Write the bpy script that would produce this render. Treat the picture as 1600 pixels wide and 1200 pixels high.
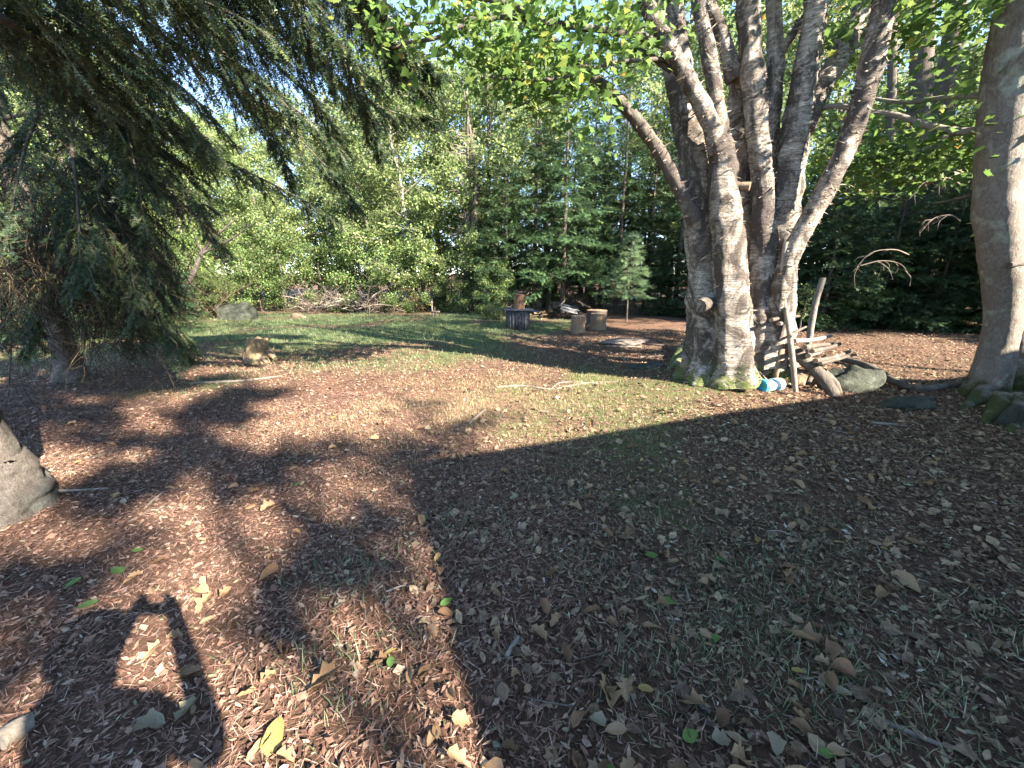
import bpy, math, random
import numpy as np
from mathutils import Vector, Matrix

for o in list(bpy.data.objects): bpy.data.objects.remove(o)
rng = np.random.default_rng(11)
random.seed(5)
SC = bpy.context.scene
COL = SC.collection

# ------------------------------------------------------------------ camera
CAM_H = 1.55
PITCH = math.radians(15.8)
F = 603.0                      # focal length in pixels of a 1600 px wide frame
cam = bpy.data.cameras.new('camera'); cam.sensor_width = 36.0; cam.lens = 36.0 * F / 1600.0
cam.clip_start = 0.02; cam.clip_end = 2000
co = bpy.data.objects.new('camera', cam); COL.objects.link(co)
co.location = (0, 0, CAM_H); co.rotation_euler = (math.pi/2 - PITCH, 0, 0)
SC.camera = co
SC.render.resolution_x = 1024; SC.render.resolution_y = 768

# ------------------------------------------------------------------ sky and sun
SUN_H = np.array([-0.75, 0.66]); SUN_H /= np.linalg.norm(SUN_H)   # where the light travels
EL = math.radians(33.5)
w = bpy.data.worlds.new('World'); SC.world = w; w.use_nodes = True
nt = w.node_tree; nt.nodes.clear()
sky = nt.nodes.new('ShaderNodeTexSky'); sky.sky_type = 'NISHITA'; sky.sun_disc = False
sky.sun_elevation = EL; sky.sun_rotation = math.atan2(-SUN_H[0], -SUN_H[1])
sky.air_density = 1.0; sky.altitude = 2500; sky.dust_density = 0.1; sky.ozone_density = 3.5
bg = nt.nodes.new('ShaderNodeBackground'); bg.inputs['Strength'].default_value = 0.11
ow = nt.nodes.new('ShaderNodeOutputWorld')
nt.links.new(sky.outputs[0], bg.inputs[0]); nt.links.new(bg.outputs[0], ow.inputs[0])
sl = bpy.data.lights.new('sun', 'SUN'); sl.energy = 5.0; sl.angle = math.radians(0.55); sl.color = (1.0, 0.945, 0.915)
so = bpy.data.objects.new('sun', sl); COL.objects.link(so)
so.rotation_euler = Vector((SUN_H[0]*math.cos(EL), SUN_H[1]*math.cos(EL), -math.sin(EL))).to_track_quat('-Z', 'Y').to_euler()
so.location = (20, -18, 30)
SC.view_settings.view_transform = 'Standard'; SC.view_settings.look = 'None'
SC.view_settings.gamma = 1.0; SC.view_settings.use_curve_mapping = False
SC.view_settings.exposure = 3.0
SC.view_settings.use_white_balance = True; SC.view_settings.white_balance_temperature = 7600; SC.view_settings.white_balance_tint = 8

# ------------------------------------------------------------------ helpers
def hash3(ix, iy, iz, s):
    h = (ix.astype(np.int64)*374761393 + iy.astype(np.int64)*668265263 + iz.astype(np.int64)*2147483647 + s*974711) & 0xFFFFFFFF
    h = ((h ^ (h >> 13)) * 1274126177) & 0xFFFFFFFF
    h = ((h ^ (h >> 16)) * 2246822519) & 0xFFFFFFFF
    return ((h ^ (h >> 15)) & 0xFFFFFF) / float(0xFFFFFF)
def noise(P, s=0):
    P = np.asarray(P, float)
    if P.shape[-1] == 2: P = np.concatenate([P, np.zeros(P.shape[:-1]+(1,))], -1)
    I = np.floor(P).astype(int); f = P - I; f = f*f*(3-2*f)
    r = 0
    for a in (0, 1):
        for b in (0, 1):
            for c in (0, 1):
                wgt = (f[..., 0] if a else 1-f[..., 0])*(f[..., 1] if b else 1-f[..., 1])*(f[..., 2] if c else 1-f[..., 2])
                r = r + wgt*hash3(I[..., 0]+a, I[..., 1]+b, I[..., 2]+c, s)
    return r*2-1

def bump(x, y, cx, cy, r, a): return a*np.exp(-((x-cx)**2+(y-cy)**2)/(r*r))
def height(x, y):
    x = np.asarray(x, float); y = np.asarray(y, float)
    P = np.stack([x, y], -1)
    near = np.exp(-(np.hypot(x, y)/30.0)**2)
    z = (.05*noise(P*.55, 3) + .018*noise(P*1.7, 4) + .008*noise(P*5.0, 5))*near
    z = z + bump(x, y, 2.95, 5.35, 1.15, .10) + bump(x, y, 6.4, 4.6, 1.0, .10) + bump(x, y, -3.7, 2.45, .55, .10)
    z = z + bump(x, y, -6.6, 5.6, 1.3, .08)
    far = np.clip((np.hypot(x, y)-30)/60, 0, 1)
    return z + 1.5*far*far
def hz(x, y): return float(height(np.array([x]), np.array([y]))[0])

cp, sp = math.cos(PITCH), math.sin(PITCH)
def ray(px, py):
    dx, dy = px-800.0, py-600.0
    return dx, F*cp - dy*sp, -(dy*cp + F*sp)
def at(px, py):                      # the spot of ground
    rx, ry, rz = ray(px, py); z = 0.0
    for _ in range(4):
        t = (z-CAM_H)/rz; x, y = rx*t, ry*t; z = hz(x, y)
    return np.array([x, y, z])
def pt(px, py, Y):                   # a point Y metres ahead
    rx, ry, rz = ray(px, py); t = Y/ry
    return np.array([rx*t, Y, CAM_H + rz*t])
def mpp(px, py, Y): return Y/ray(px, py)[1]

def tag(o, label=None, cat=None, group=None, kind=None):
    if label: o['label'] = label
    if cat: o['category'] = cat
    if group: o['group'] = group
    if kind: o['kind'] = kind
    return o
def empty(name, loc, label, cat, group=None):
    o = bpy.data.objects.new(name, None); COL.objects.link(o); o.location = Vector(loc); o.empty_display_size = .2
    return tag(o, label, cat, group)
def mesh(name, chunks, smooth=True):
    """chunks: (V, F, tint or None[, material index])"""
    Vs, loops, starts, totals, tints, mi = [], [], [], [], [], []
    off = 0; ls = 0
    for ch in chunks:
        V, Fc = np.asarray(ch[0], float).reshape(-1, 3), np.asarray(ch[1], int)
        t = ch[2] if len(ch) > 2 else None
        m = ch[3] if len(ch) > 3 else 0
        n, k = Fc.shape
        Vs.append(V); loops.append((Fc+off).ravel()); starts.append(ls+np.arange(n)*k); totals.append(np.full(n, k))
        tints.append(np.zeros(len(V)) if t is None else np.broadcast_to(np.asarray(t, float), (len(V),)))
        mi.append(np.full(n, m)); off += len(V); ls += n*k
    V = np.concatenate(Vs); L = np.concatenate(loops); S = np.concatenate(starts); T = np.concatenate(totals)
    me = bpy.data.meshes.new(name)
    me.vertices.add(len(V)); me.vertices.foreach_set('co', V.astype(np.float32).ravel())
    me.loops.add(len(L)); me.loops.foreach_set('vertex_index', L.astype(np.int32))
    me.polygons.add(len(S)); me.polygons.foreach_set('loop_start', S.astype(np.int32))
    me.polygons.foreach_set('loop_total', T.astype(np.int32))
    me.polygons.foreach_set('material_index', np.concatenate(mi).astype(np.int32))
    me.update(calc_edges=True)
    me.polygons.foreach_set('use_smooth', np.full(len(S), smooth))
    a = me.attributes.new('tint', 'FLOAT', 'POINT'); a.data.foreach_set('value', np.concatenate(tints).astype(np.float32))
    return me
def obj(name, me, mat, parent=None, loc=None):
    if isinstance(me, list): me = mesh(name, me)
    o = bpy.data.objects.new(name, me); COL.objects.link(o)
    if not me.materials:
        for m in (mat if isinstance(mat, (list, tuple)) else [mat]): me.materials.append(m)
    if parent is not None:
        o.parent = parent
        if loc is None: o.matrix_parent_inverse = Matrix.Translation(-Vector(parent.location))
    if loc is not None: o.location = Vector(loc)
    return o
def copy_tree(o, parent=None):
    c = o.copy(); COL.objects.link(c)
    if parent is not None: c.parent = parent
    for ch in [q for q in bpy.data.objects if q.parent is o]: copy_tree(ch, c)
    return c

def smooth_path(pts, rad, sub):
    p = np.array(pts, float); r = np.array(rad, float); n = len(p)
    if n == 2 or sub <= 1:
        ts = np.linspace(0, n-1, (n-1)*max(sub, 1)+1)
        return np.stack([np.interp(ts, np.arange(n), p[:, i]) for i in range(3)], -1), np.interp(ts, np.arange(n), r)
    q = np.vstack([2*p[0]-p[1], p, 2*p[-1]-p[-2]])
    out, ro = [], []
    for i in range(n-1):
        a, b, c, d = q[i], q[i+1], q[i+2], q[i+3]
        for j in range(sub):
            t = j/sub
            out.append(.5*((2*b)+(-a+c)*t+(2*a-5*b+4*c-d)*t*t+(-a+3*b-3*c+d)*t**3)); ro.append(r[i]*(1-t)+r[i+1]*t)
    out.append(p[-1]); ro.append(r[-1])
    return np.array(out), np.array(ro)
def tube(pts, rad, seg=8, sub=4, rough=0.0, freq=5.0, seed=0, cap=True, tint=0.0, flute=0.0, normals=False):
    p, r = smooth_path(pts, rad, sub); n = len(p)
    T = np.gradient(p, axis=0); T /= np.linalg.norm(T, axis=1)[:, None]+1e-9
    up = np.array([0, 1, 0.]) if abs(T[0][1]) < .8 else np.array([1, 0, 0.])
    N = np.zeros_like(p); a = up - T[0]*np.dot(up, T[0]); N[0] = a/np.linalg.norm(a)
    for i in range(1, n):
        a = N[i-1]-T[i]*np.dot(N[i-1], T[i]); N[i] = a/(np.linalg.norm(a)+1e-9)
    B = np.cross(T, N)
    th = np.arange(seg)/seg*2*np.pi
    D = N[:, None]*np.cos(th)[None, :, None] + B[:, None]*np.sin(th)[None, :, None]
    V = p[:, None] + D*r[:, None, None]
    if rough or flute:
        k = 1 + rough*(noise(V*freq, seed)+.5*noise(V*freq*2.3, seed+1)+.35*noise(V*freq*5.3, seed+2))
        if flute: k = k + flute*np.sin(th*5+seed)[None]*np.linspace(1, .2, n)[:, None]
        V = p[:, None] + D*(r[:, None]*k)[..., None]
    V = V.reshape(-1, 3)
    i = np.arange(n-1)[:, None]*seg; j = np.arange(seg)[None]; jn = (j+1) % seg
    Fq = np.stack([i+j, i+jn, i+seg+jn, i+seg+j], -1).reshape(-1, 4)
    ch = [(V, Fq, tint)]
    if cap:
        for e, ring, flip in ((0, 0, True), (n-1, (n-1)*seg, False)):
            Vc = np.vstack([V[ring:ring+seg], p[e]]); k = np.arange(seg)
            Fc = np.stack([k, (k+1) % seg, np.full(seg, seg)], -1)
            ch.append((Vc, Fc[:, ::-1] if flip else Fc, tint))
    if normals: return ch, V, D.reshape(-1, 3), np.repeat(T, seg, 0)
    return ch
def prism_tubes(A, Bp, ra, rb, tint=None):
    """many thin three sided straight twigs from A to Bp"""
    A = np.asarray(A, float); Bp = np.asarray(Bp, float); n = len(A)
    T = Bp-A; T /= np.linalg.norm(T, axis=1)[:, None]+1e-9
    u = np.cross(T, np.where(np.abs(T[:, 2:3]) < .9, [[0, 0, 1.]], [[1., 0, 0]])); u /= np.linalg.norm(u, axis=1)[:, None]+1e-9
    v = np.cross(T, u)
    ra = np.broadcast_to(ra, (n,)); rb = np.broadcast_to(rb, (n,))
    V = []
    for r, P0 in ((ra, A), (rb, Bp)):
        for k in range(3):
            a = 2*np.pi*k/3; V.append(P0+(u*math.cos(a)+v*math.sin(a))*r[:, None])
    V = np.stack(V, 1)
    f = np.array([[0, 1, 4, 3], [1, 2, 5, 4], [2, 0, 3, 5]])
    Fc = (np.arange(n)[:, None, None]*6+f[None]).reshape(-1, 4)
    t = None if tint is None else np.repeat(np.broadcast_to(tint, (n,)), 6)
    return (V.reshape(-1, 3), Fc, t)
def frames(d, u):
    """rotation matrices: template +Y along d, +Z close to u"""
    d = d/(np.linalg.norm(d, axis=1)[:, None]+1e-9)
    x = np.cross(d, u); x /= np.linalg.norm(x, axis=1)[:, None]+1e-9
    z = np.cross(x, d)
    return np.stack([x, d, z], -1)
def scatter(tV, tF, loc, R, s, tint=None):
    n, k = len(loc), len(tV)
    s = np.asarray(s, float)
    if s.ndim == 0: s = np.full(n, float(s))
    if s.ndim == 1: s = np.repeat(s[:, None], 3, 1)
    V = np.einsum('nij,nkj->nki', R, tV[None]*s[:, None, :]) + loc[:, None]
    Fc = (np.arange(n)[:, None, None]*k + tF[None]).reshape(-1, tF.shape[1])
    t = rng.random(n) if tint is None else np.broadcast_to(tint, (n,))
    return (V.reshape(-1, 3), Fc, np.repeat(t, k))
def unit(v): return v/(np.linalg.norm(v, axis=-1, keepdims=True)+1e-9)
def rvec(n): return unit(rng.normal(size=(n, 3)))
def box(cx, cy, cz, sx, sy, sz, R=None, jitter=0.0, tint=0.0):
    V = np.array([[x, y, z] for z in (-.5, .5) for y in (-.5, .5) for x in (-.5, .5)])*[sx, sy, sz]
    if jitter: V = V + rng.normal(size=V.shape)*jitter
    if R is not None: V = V @ np.array(R).T
    Fc = np.array([[0, 2, 3, 1], [4, 5, 7, 6], [0, 1, 5, 4], [2, 6, 7, 3], [0, 4, 6, 2], [1, 3, 7, 5]])
    return (V+[cx, cy, cz], Fc, tint)
def rotz(a): c, s = math.cos(a), math.sin(a); return np.array([[c, -s, 0], [s, c, 0], [0, 0, 1.]])

# ------------------------------------------------------------------ materials
def newmat(name):
    m = bpy.data.materials.new(name); m.use_nodes = True; t = m.node_tree
    for n in list(t.nodes): t.nodes.remove(n)
    out = t.nodes.new('ShaderNodeOutputMaterial')
    return m, t, out
def N(t, ty, **kw):
    n = t.nodes.new(ty)
    for k, v in kw.items():
        if k in n.inputs: n.inputs[k].default_value = v
        else: setattr(n, k, v)
    return n
def ramp(t, stops, fac=None, interp='LINEAR'):
    r = t.nodes.new('ShaderNodeValToRGB'); r.color_ramp.interpolation = interp
    e = r.color_ramp.elements
    while len(e) < len(stops): e.new(.5)
    for q, (p, c) in zip(e, stops): q.position = p; q.color = (*c, 1) if len(c) == 3 else c
    if fac is not None: t.links.new(fac, r.inputs[0])
    return r
def mixc(t, f, a, b, mode='MIX'):
    m = t.nodes.new('ShaderNodeMix'); m.data_type = 'RGBA'; m.blend_type = mode
    for s, v in ((m.inputs[0], f), (m.inputs[6], a), (m.inputs[7], b)):
        if hasattr(v, 'links'): t.links.new(v, s)
        elif isinstance(v, tuple): s.default_value = (*v, 1)
        else: s.default_value = v
    return m.outputs[2]
def foliage(name, stops, trans=.4, rough=.5, vary=.25, spec=.3):
    m, t, out = newmat(name)
    a = N(t, 'ShaderNodeAttribute', attribute_name='tint')
    r = ramp(t, stops, a.outputs['Fac'])
    oi = N(t, 'ShaderNodeObjectInfo')
    hs = N(t, 'ShaderNodeHueSaturation')
    mr = N(t, 'ShaderNodeMapRange'); mr.inputs[3].default_value = 1-vary; mr.inputs[4].default_value = 1+vary
    t.links.new(oi.outputs['Random'], mr.inputs[0]); t.links.new(mr.outputs[0], hs.inputs['Value']); t.links.new(r.outputs[0], hs.inputs['Color'])
    p = N(t, 'ShaderNodeBsdfPrincipled', Roughness=rough); p.inputs['Specular IOR Level'].default_value = spec
    t.links.new(hs.outputs[0], p.inputs['Base Color'])
    if trans:
        tr = N(t, 'ShaderNodeBsdfTranslucent'); g = N(t, 'ShaderNodeGamma', Gamma=.85); 
        tc = mixc(t, .12, hs.outputs[0], (.4, .5, .03), 'MIX')
        tb = mixc(t, .75, tc, hs.outputs[0])
        t.links.new(tb, g.inputs[0]); t.links.new(g.outputs[0], tr.inputs[0])
        mx = N(t, 'ShaderNodeMixShader'); mx.inputs[0].default_value = trans
        t.links.new(p.outputs[0], mx.inputs[1]); t.links.new(tr.outputs[0], mx.inputs[2]); t.links.new(mx.outputs[0], out.inputs[0])
    else: t.links.new(p.outputs[0], out.inputs[0])
    return m
def bark(name, cols, scale=(6, 6, 2), bumpd=.03, moss=0.0, mossz=.3, lichen=0.0, band=0.0, rough=.9, coord='Object'):
    m, t, out = newmat(name)
    tc = N(t, 'ShaderNodeTexCoord'); mp = N(t, 'ShaderNodeMapping'); mp.inputs['Scale'].default_value = scale
    t.links.new(tc.outputs[coord], mp.inputs[0])
    n1 = N(t, 'ShaderNodeTexNoise', Scale=1.5, Detail=8.0, Roughness=.65, Distortion=.6); t.links.new(mp.outputs[0], n1.inputs[0])
    n2 = N(t, 'ShaderNodeTexNoise', Scale=7.0, Detail=6.0, Roughness=.7); t.links.new(mp.outputs[0], n2.inputs[0])
    n3 = N(t, 'ShaderNodeTexNoise', Scale=1.1, Detail=3.0); t.links.new(tc.outputs[coord], n3.inputs[0])
    r = ramp(t, [(.25, cols[0]), (.45, cols[1]), (.58, cols[2]), (.75, cols[3])], n1.outputs[0])
    c = mixc(t, .55, r.outputs[0], ramp(t, [(.3, cols[0]), (.5, cols[1]), (.7, cols[3])], n2.outputs[0]).outputs[0])
    c = mixc(t, .45, c, ramp(t, [(.3, cols[1]), (.7, cols[2])], n3.outputs[0]).outputs[0])
    if lichen:
        n4 = N(t, 'ShaderNodeTexNoise', Scale=5.0, Detail=5.0, Roughness=.6); t.links.new(tc.outputs[coord], n4.inputs[0])
        f = ramp(t, [(.55, (0, 0, 0)), (.68, (lichen,)*3)], n4.outputs[0])
        c = mixc(t, f.outputs[0], c, (.30, .34, .28))
    if moss:
        g = N(t, 'ShaderNodeNewGeometry'); sx = N(t, 'ShaderNodeSeparateXYZ'); t.links.new(g.outputs['Position'], sx.inputs[0])
        n5 = N(t, 'ShaderNodeTexNoise', Scale=4.0, Detail=5.0); t.links.new(tc.outputs[coord], n5.inputs[0])
        ma = N(t, 'ShaderNodeMath', operation='MULTIPLY_ADD'); ma.inputs[1].default_value = -.9; ma.inputs[2].default_value = mossz+.45
        t.links.new(n5.outputs[0], ma.inputs[0])
        sb = N(t, 'ShaderNodeMath', operation='SUBTRACT'); t.links.new(ma.outputs[0], sb.inputs[0]); t.links.new(sx.outputs[2], sb.inputs[1])
        mr = N(t, 'ShaderNodeMapRange'); mr.inputs[1].default_value = 0; mr.inputs[2].default_value = .15; mr.inputs[4].default_value = moss
        t.links.new(sb.outputs[0], mr.inputs[0])
        mc = ramp(t, [(.3, (.014, .020, .007)), (.7, (.05, .06, .016))], n2.outputs[0])
        c = mixc(t, mr.outputs[0], c, mc.outputs[0])
    p = N(t, 'ShaderNodeBsdfPrincipled', Roughness=rough); p.inputs['Specular IOR Level'].default_value = .25
    t.links.new(c, p.inputs['Base Color'])
    b1 = N(t, 'ShaderNodeBump', Strength=.9, Distance=bumpd); t.links.new(n1.outputs[0], b1.inputs['Height'])
    b2 = N(t, 'ShaderNodeBump', Strength=.8, Distance=bumpd*.5); t.links.new(n2.outputs[0], b2.inputs['Height']); t.links.new(b1.outputs[0], b2.inputs['Normal'])
    t.links.new(b2.outputs[0], p.inputs['Normal']); t.links.new(p.outputs[0], out.inputs[0])
    return m
def tinted(name, stops, rough=.85, nscale=30, spec=.2, bumpd=.003, trans=0.0, own=True):
    """colour by the piece's own tint or, for whole objects, by the object's random number, with fine mottling"""
    m, t, out = newmat(name)
    a = N(t, 'ShaderNodeAttribute', attribute_name='tint'); oi = N(t, 'ShaderNodeObjectInfo')
    ad = N(t, 'ShaderNodeMath', operation='ADD'); t.links.new(a.outputs['Fac'], ad.inputs[0]); t.links.new(oi.outputs['Random'], ad.inputs[1])
    fr = N(t, 'ShaderNodeMath', operation='FRACT'); t.links.new(ad.outputs[0], fr.inputs[0])
    r = ramp(t, stops, fr.outputs[0] if own else a.outputs['Fac'])
    tc = N(t, 'ShaderNodeTexCoord'); n = N(t, 'ShaderNodeTexNoise', Scale=float(nscale), Detail=5.0, Roughness=.7); t.links.new(tc.outputs['Object'], n.inputs[0])
    mr = ramp(t, [(.3, (.45,)*3), (.7, (1.35,)*3)], n.outputs[0])
    c = mixc(t, 1.0, r.outputs[0], mr.outputs[0], 'MULTIPLY')
    p = N(t, 'ShaderNodeBsdfPrincipled', Roughness=rough); p.inputs['Specular IOR Level'].default_value = spec
    t.links.new(c, p.inputs['Base Color'])
    b = N(t, 'ShaderNodeBump', Strength=.7, Distance=bumpd); t.links.new(n.outputs[0], b.inputs['Height']); t.links.new(b.outputs[0], p.inputs['Normal'])
    if trans:
        tr = N(t, 'ShaderNodeBsdfTranslucent'); t.links.new(c, tr.inputs[0]); mx = N(t, 'ShaderNodeMixShader'); mx.inputs[0].default_value = trans
        t.links.new(p.outputs[0], mx.inputs[1]); t.links.new(tr.outputs[0], mx.inputs[2]); t.links.new(mx.outputs[0], out.inputs[0])
    else: t.links.new(p.outputs[0], out.inputs[0])
    return m

M = {}
M['birch'] = bark('birch_bark', [(.05, .04, .032), (.20, .165, .13), (.36, .30, .245), (.56, .49, .42)], (3, 3, 14), .02, moss=.9, mossz=.22, lichen=.5)
def birch_bark():
    m, t, out = newmat('birch_bark')
    tc = N(t, 'ShaderNodeTexCoord')
    def ns(sc, s, d=6.0, r=.65, dist=.4):
        mp = N(t, 'ShaderNodeMapping'); mp.inputs['Scale'].default_value = sc; t.links.new(tc.outputs['Object'], mp.inputs[0])
        n = N(t, 'ShaderNodeTexNoise', Scale=float(s), Detail=d, Roughness=r, Distortion=dist); t.links.new(mp.outputs[0], n.inputs[0]); return n.outputs[0]
    curls, patch, rags, big, fine = ns((1, 1, 7), 5.0, 8.), ns((1, 1, .55), 3.6, 8., .7, 1.0), ns((1, 1, 2.2), 9.0, 6., .7, 1.5), ns((1, 1, .6), 1.3, 3.), ns((1, 1, 3), 26., 5., .75)
    base = ramp(t, [(.25, (.06, .047, .036)), (.40, (.175, .145, .115)), (.52, (.30, .26, .215)), (.70, (.50, .46, .41))], curls).outputs[0]
    warm = mixc(t, ramp(t, [(.46, (0, 0, 0)), (.66, (.7,)*3)], big).outputs[0], base, (.22, .15, .09))
    c = mixc(t, .6, base, warm)
    c = mixc(t, ramp(t, [(.55, (0, 0, 0)), (.63, (.85,)*3)], rags).outputs[0], c, (.58, .54, .49))
    c = mixc(t, ramp(t, [(.45, (0, 0, 0)), (.54, (.93,)*3)], patch).outputs[0], c, (.055, .042, .034))
    c = mixc(t, ramp(t, [(.36, (.8,)*3), (.46, (0, 0, 0))], fine).outputs[0], c, (.07, .055, .045))
    g = N(t, 'ShaderNodeNewGeometry'); sx = N(t, 'ShaderNodeSeparateXYZ'); t.links.new(g.outputs['Position'], sx.inputs[0])
    ma = N(t, 'ShaderNodeMath', operation='MULTIPLY_ADD'); ma.inputs[1].default_value = 1.3; ma.inputs[2].default_value = -.28; t.links.new(patch, ma.inputs[0])
    sb = N(t, 'ShaderNodeMath', operation='SUBTRACT'); t.links.new(ma.outputs[0], sb.inputs[0]); t.links.new(sx.outputs[2], sb.inputs[1])
    mr = N(t, 'ShaderNodeMapRange'); mr.inputs[2].default_value = .2; mr.inputs[4].default_value = .9; t.links.new(sb.outputs[0], mr.inputs[0])
    c = mixc(t, mr.outputs[0], c, ramp(t, [(.35, (.03, .045, .012)), (.65, (.13, .17, .035))], fine).outputs[0])
    p = N(t, 'ShaderNodeBsdfPrincipled', Roughness=.75); p.inputs['Specular IOR Level'].default_value = .35
    t.links.new(c, p.inputs['Base Color'])
    b = None
    for src, dist in ((patch, .05), (curls, .03), (rags, .02), (fine, .012)):
        q_ = N(t, 'ShaderNodeBump', Strength=1.0, Distance=dist); t.links.new(src, q_.inputs['Height'])
        if src is patch: q_.invert = True
        if b: t.links.new(b.outputs[0], q_.inputs['Normal'])
        b = q_
    t.links.new(b.outputs[0], p.inputs['Normal']); t.links.new(p.outputs[0], out.inputs[0])
    return m
M['birch'] = birch_bark()
M['maple'] = bark('maple_bark', [(.035, .029, .024), (.11, .092, .076), (.19, .165, .14), (.30, .27, .235)], (8, 8, 4), .03, moss=1.0, mossz=.35, lichen=.6)
M['spruce_bark'] = bark('spruce_bark', [(.02, .017, .015), (.09, .075, .065), (.17, .15, .13), (.30, .27, .24)], (14, 14, 7), .09, lichen=.3)
M['dark_bark'] = bark('dark_bark', [(.02, .016, .013), (.06, .048, .04), (.10, .085, .07), (.17, .15, .13)], (9, 9, 3), .02, lichen=.25)
M['pale_bark'] = bark('pale_bark', [(.06, .05, .043), (.15, .13, .11), (.24, .215, .19), (.33, .30, .27)], (9, 9, 4), .025, moss=.3, mossz=.1)
M['dead'] = tinted('dead_wood', [(0, (.09, .072, .056)), (.4, (.16, .13, .105)), (.8, (.26, .225, .19)), (1, (.11, .085, .065))], nscale=14, bumpd=.004)
M['dead_brown'] = tinted('dead_brown_twigs', [(0, (.022, .016, .010)), (.5, (.045, .033, .02)), (.9, (.08, .06, .036)), (1, (.15, .12, .08))], nscale=8)
M['pink_twigs'] = tinted('dry_twigs', [(0, (.20, .15, .12)), (.5, (.30, .24, .20)), (1, (.38, .33, .28))], nscale=8)
M['peel'] = tinted('birch_peel', [(0, (.06, .045, .035)), (.5, (.20, .155, .115)), (.85, (.36, .30, .24)), (1, (.16, .095, .06))], nscale=20, trans=.15, own=False)
M['stone'] = bark('mossy_stone', [(.012, .014, .010), (.03, .035, .026), (.05, .056, .044), (.085, .088, .072)], (4, 4, 4), .06, lichen=.15)
M['leaf_maple'] = foliage('maple_leaves', [(0, (.05, .105, .025)), (.5, (.08, .155, .038)), (.9, (.12, .195, .045)), (.985, (.20, .21, .04)), (1, (.28, .15, .03))], .5, vary=.1)
M['leaf_far'] = foliage('far_leaves', [(0, (.11, .165, .06)), (.5, (.18, .25, .095)), (.9, (.26, .32, .13)), (1, (.34, .36, .15))], .45, vary=.25)
M['leaf_shrub'] = foliage('shrub_leaves', [(0, (.06, .11, .035)), (.5, (.11, .18, .06)), (.9, (.17, .24, .08)), (1, (.28, .25, .08))], .42, vary=.25)
M['fir'] = foliage('fir_needles', [(0, (.020, .045, .025)), (.5, (.038, .08, .038)), (.9, (.07, .13, .052)), (1, (.12, .18, .07))], .15, vary=.25, rough=.45)
M['spruce'] = foliage('spruce_needles', [(0, (.014, .028, .015)), (.5, (.026, .048, .023)), (.9, (.05, .078, .028)), (1, (.11, .12, .04))], .18, vary=.1, rough=.45)
M['pine'] = foliage('pine_needles', [(0, (.07, .13, .07)), (.6, (.13, .21, .11)), (1, (.2, .28, .14))], .25, vary=.05)
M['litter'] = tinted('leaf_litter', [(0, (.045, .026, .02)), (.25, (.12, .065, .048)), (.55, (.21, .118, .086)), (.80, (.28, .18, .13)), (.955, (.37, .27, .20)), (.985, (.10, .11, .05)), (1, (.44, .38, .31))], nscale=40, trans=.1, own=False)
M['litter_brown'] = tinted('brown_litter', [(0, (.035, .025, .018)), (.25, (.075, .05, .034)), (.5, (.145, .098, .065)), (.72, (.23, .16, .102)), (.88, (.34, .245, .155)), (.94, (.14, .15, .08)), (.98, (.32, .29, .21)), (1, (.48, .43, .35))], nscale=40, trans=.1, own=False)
M['needle'] = tinted('fallen_needles', [(0, (.10, .048, .032)), (.45, (.22, .115, .082)), (.8, (.33, .205, .155)), (1, (.44, .33, .27))], nscale=20, own=False)
M['fallen'] = tinted('fallen_leaf', [(0, (.13, .075, .045)), (.35, (.25, .155, .085)), (.7, (.36, .245, .145)), (1, (.22, .12, .07))], nscale=45, trans=.15, bumpd=.004)
M['fallen_pale'] = tinted('pale_leaf', [(0, (.22, .19, .12)), (.5, (.27, .225, .15)), (1, (.19, .165, .12))], nscale=45, trans=.15)
M['fallen_yellow'] = tinted('yellow_leaf', [(0, (.30, .21, .07)), (.6, (.36, .27, .11)), (1, (.27, .17, .06))], nscale=45, trans=.25)
M['fallen_green'] = tinted('green_leaf', [(0, (.07, .15, .04)), (.5, (.10, .19, .055)), (1, (.14, .21, .06))], nscale=45, trans=.25)
M['grass'] = foliage('grass', [(0, (.06, .105, .055)), (.4, (.10, .16, .08)), (.75, (.17, .21, .11)), (1, (.34, .30, .19))], .3, vary=0)
M['straw'] = foliage('dry_grass', [(0, (.16, .16, .07)), (.4, (.30, .26, .13)), (1, (.46, .38, .24))], .25, vary=0)
M['tuft'] = foliage('thin_grass', [(0, (.06, .095, .045)), (.5, (.11, .145, .07)), (.8, (.19, .20, .11)), (1, (.33, .30, .19))], .3, vary=0)
M['moss'] = foliage('moss_blades', [(0, (.08, .10, .03)), (.45, (.15, .165, .05)), (.75, (.27, .245, .11)), (1, (.40, .33, .20))], .3, vary=0)
M['cut'] = tinted('cut_wood', [(0, (.26, .17, .10)), (.5, (.32, .22, .135)), (1, (.20, .13, .08))], nscale=18)
M['weathered'] = tinted('weathered_boards', [(0, (.065, .068, .075)), (.5, (.10, .104, .112)), (1, (.15, .154, .162))], nscale=12, bumpd=.004)
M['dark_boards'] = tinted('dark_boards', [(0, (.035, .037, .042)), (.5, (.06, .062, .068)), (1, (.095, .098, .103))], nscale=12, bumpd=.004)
M['rust_log'] = tinted('reddish_log', [(0, (.16, .085, .055)), (1, (.22, .12, .08))], nscale=12, bumpd=.006)
M['stump'] = bark('stump_bark', [(.045, .03, .02), (.14, .092, .06), (.22, .155, .105), (.32, .25, .175)], (9, 9, 3), .03, lichen=.15)
M['ply'] = tinted('old_plywood', [(0, (.11, .09, .078)), (1, (.16, .135, .12))], nscale=9)
M['orange'] = foliage('rusty_needles', [(0, (.22, .08, .035)), (1, (.34, .14, .06))], .2, vary=0)
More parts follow.
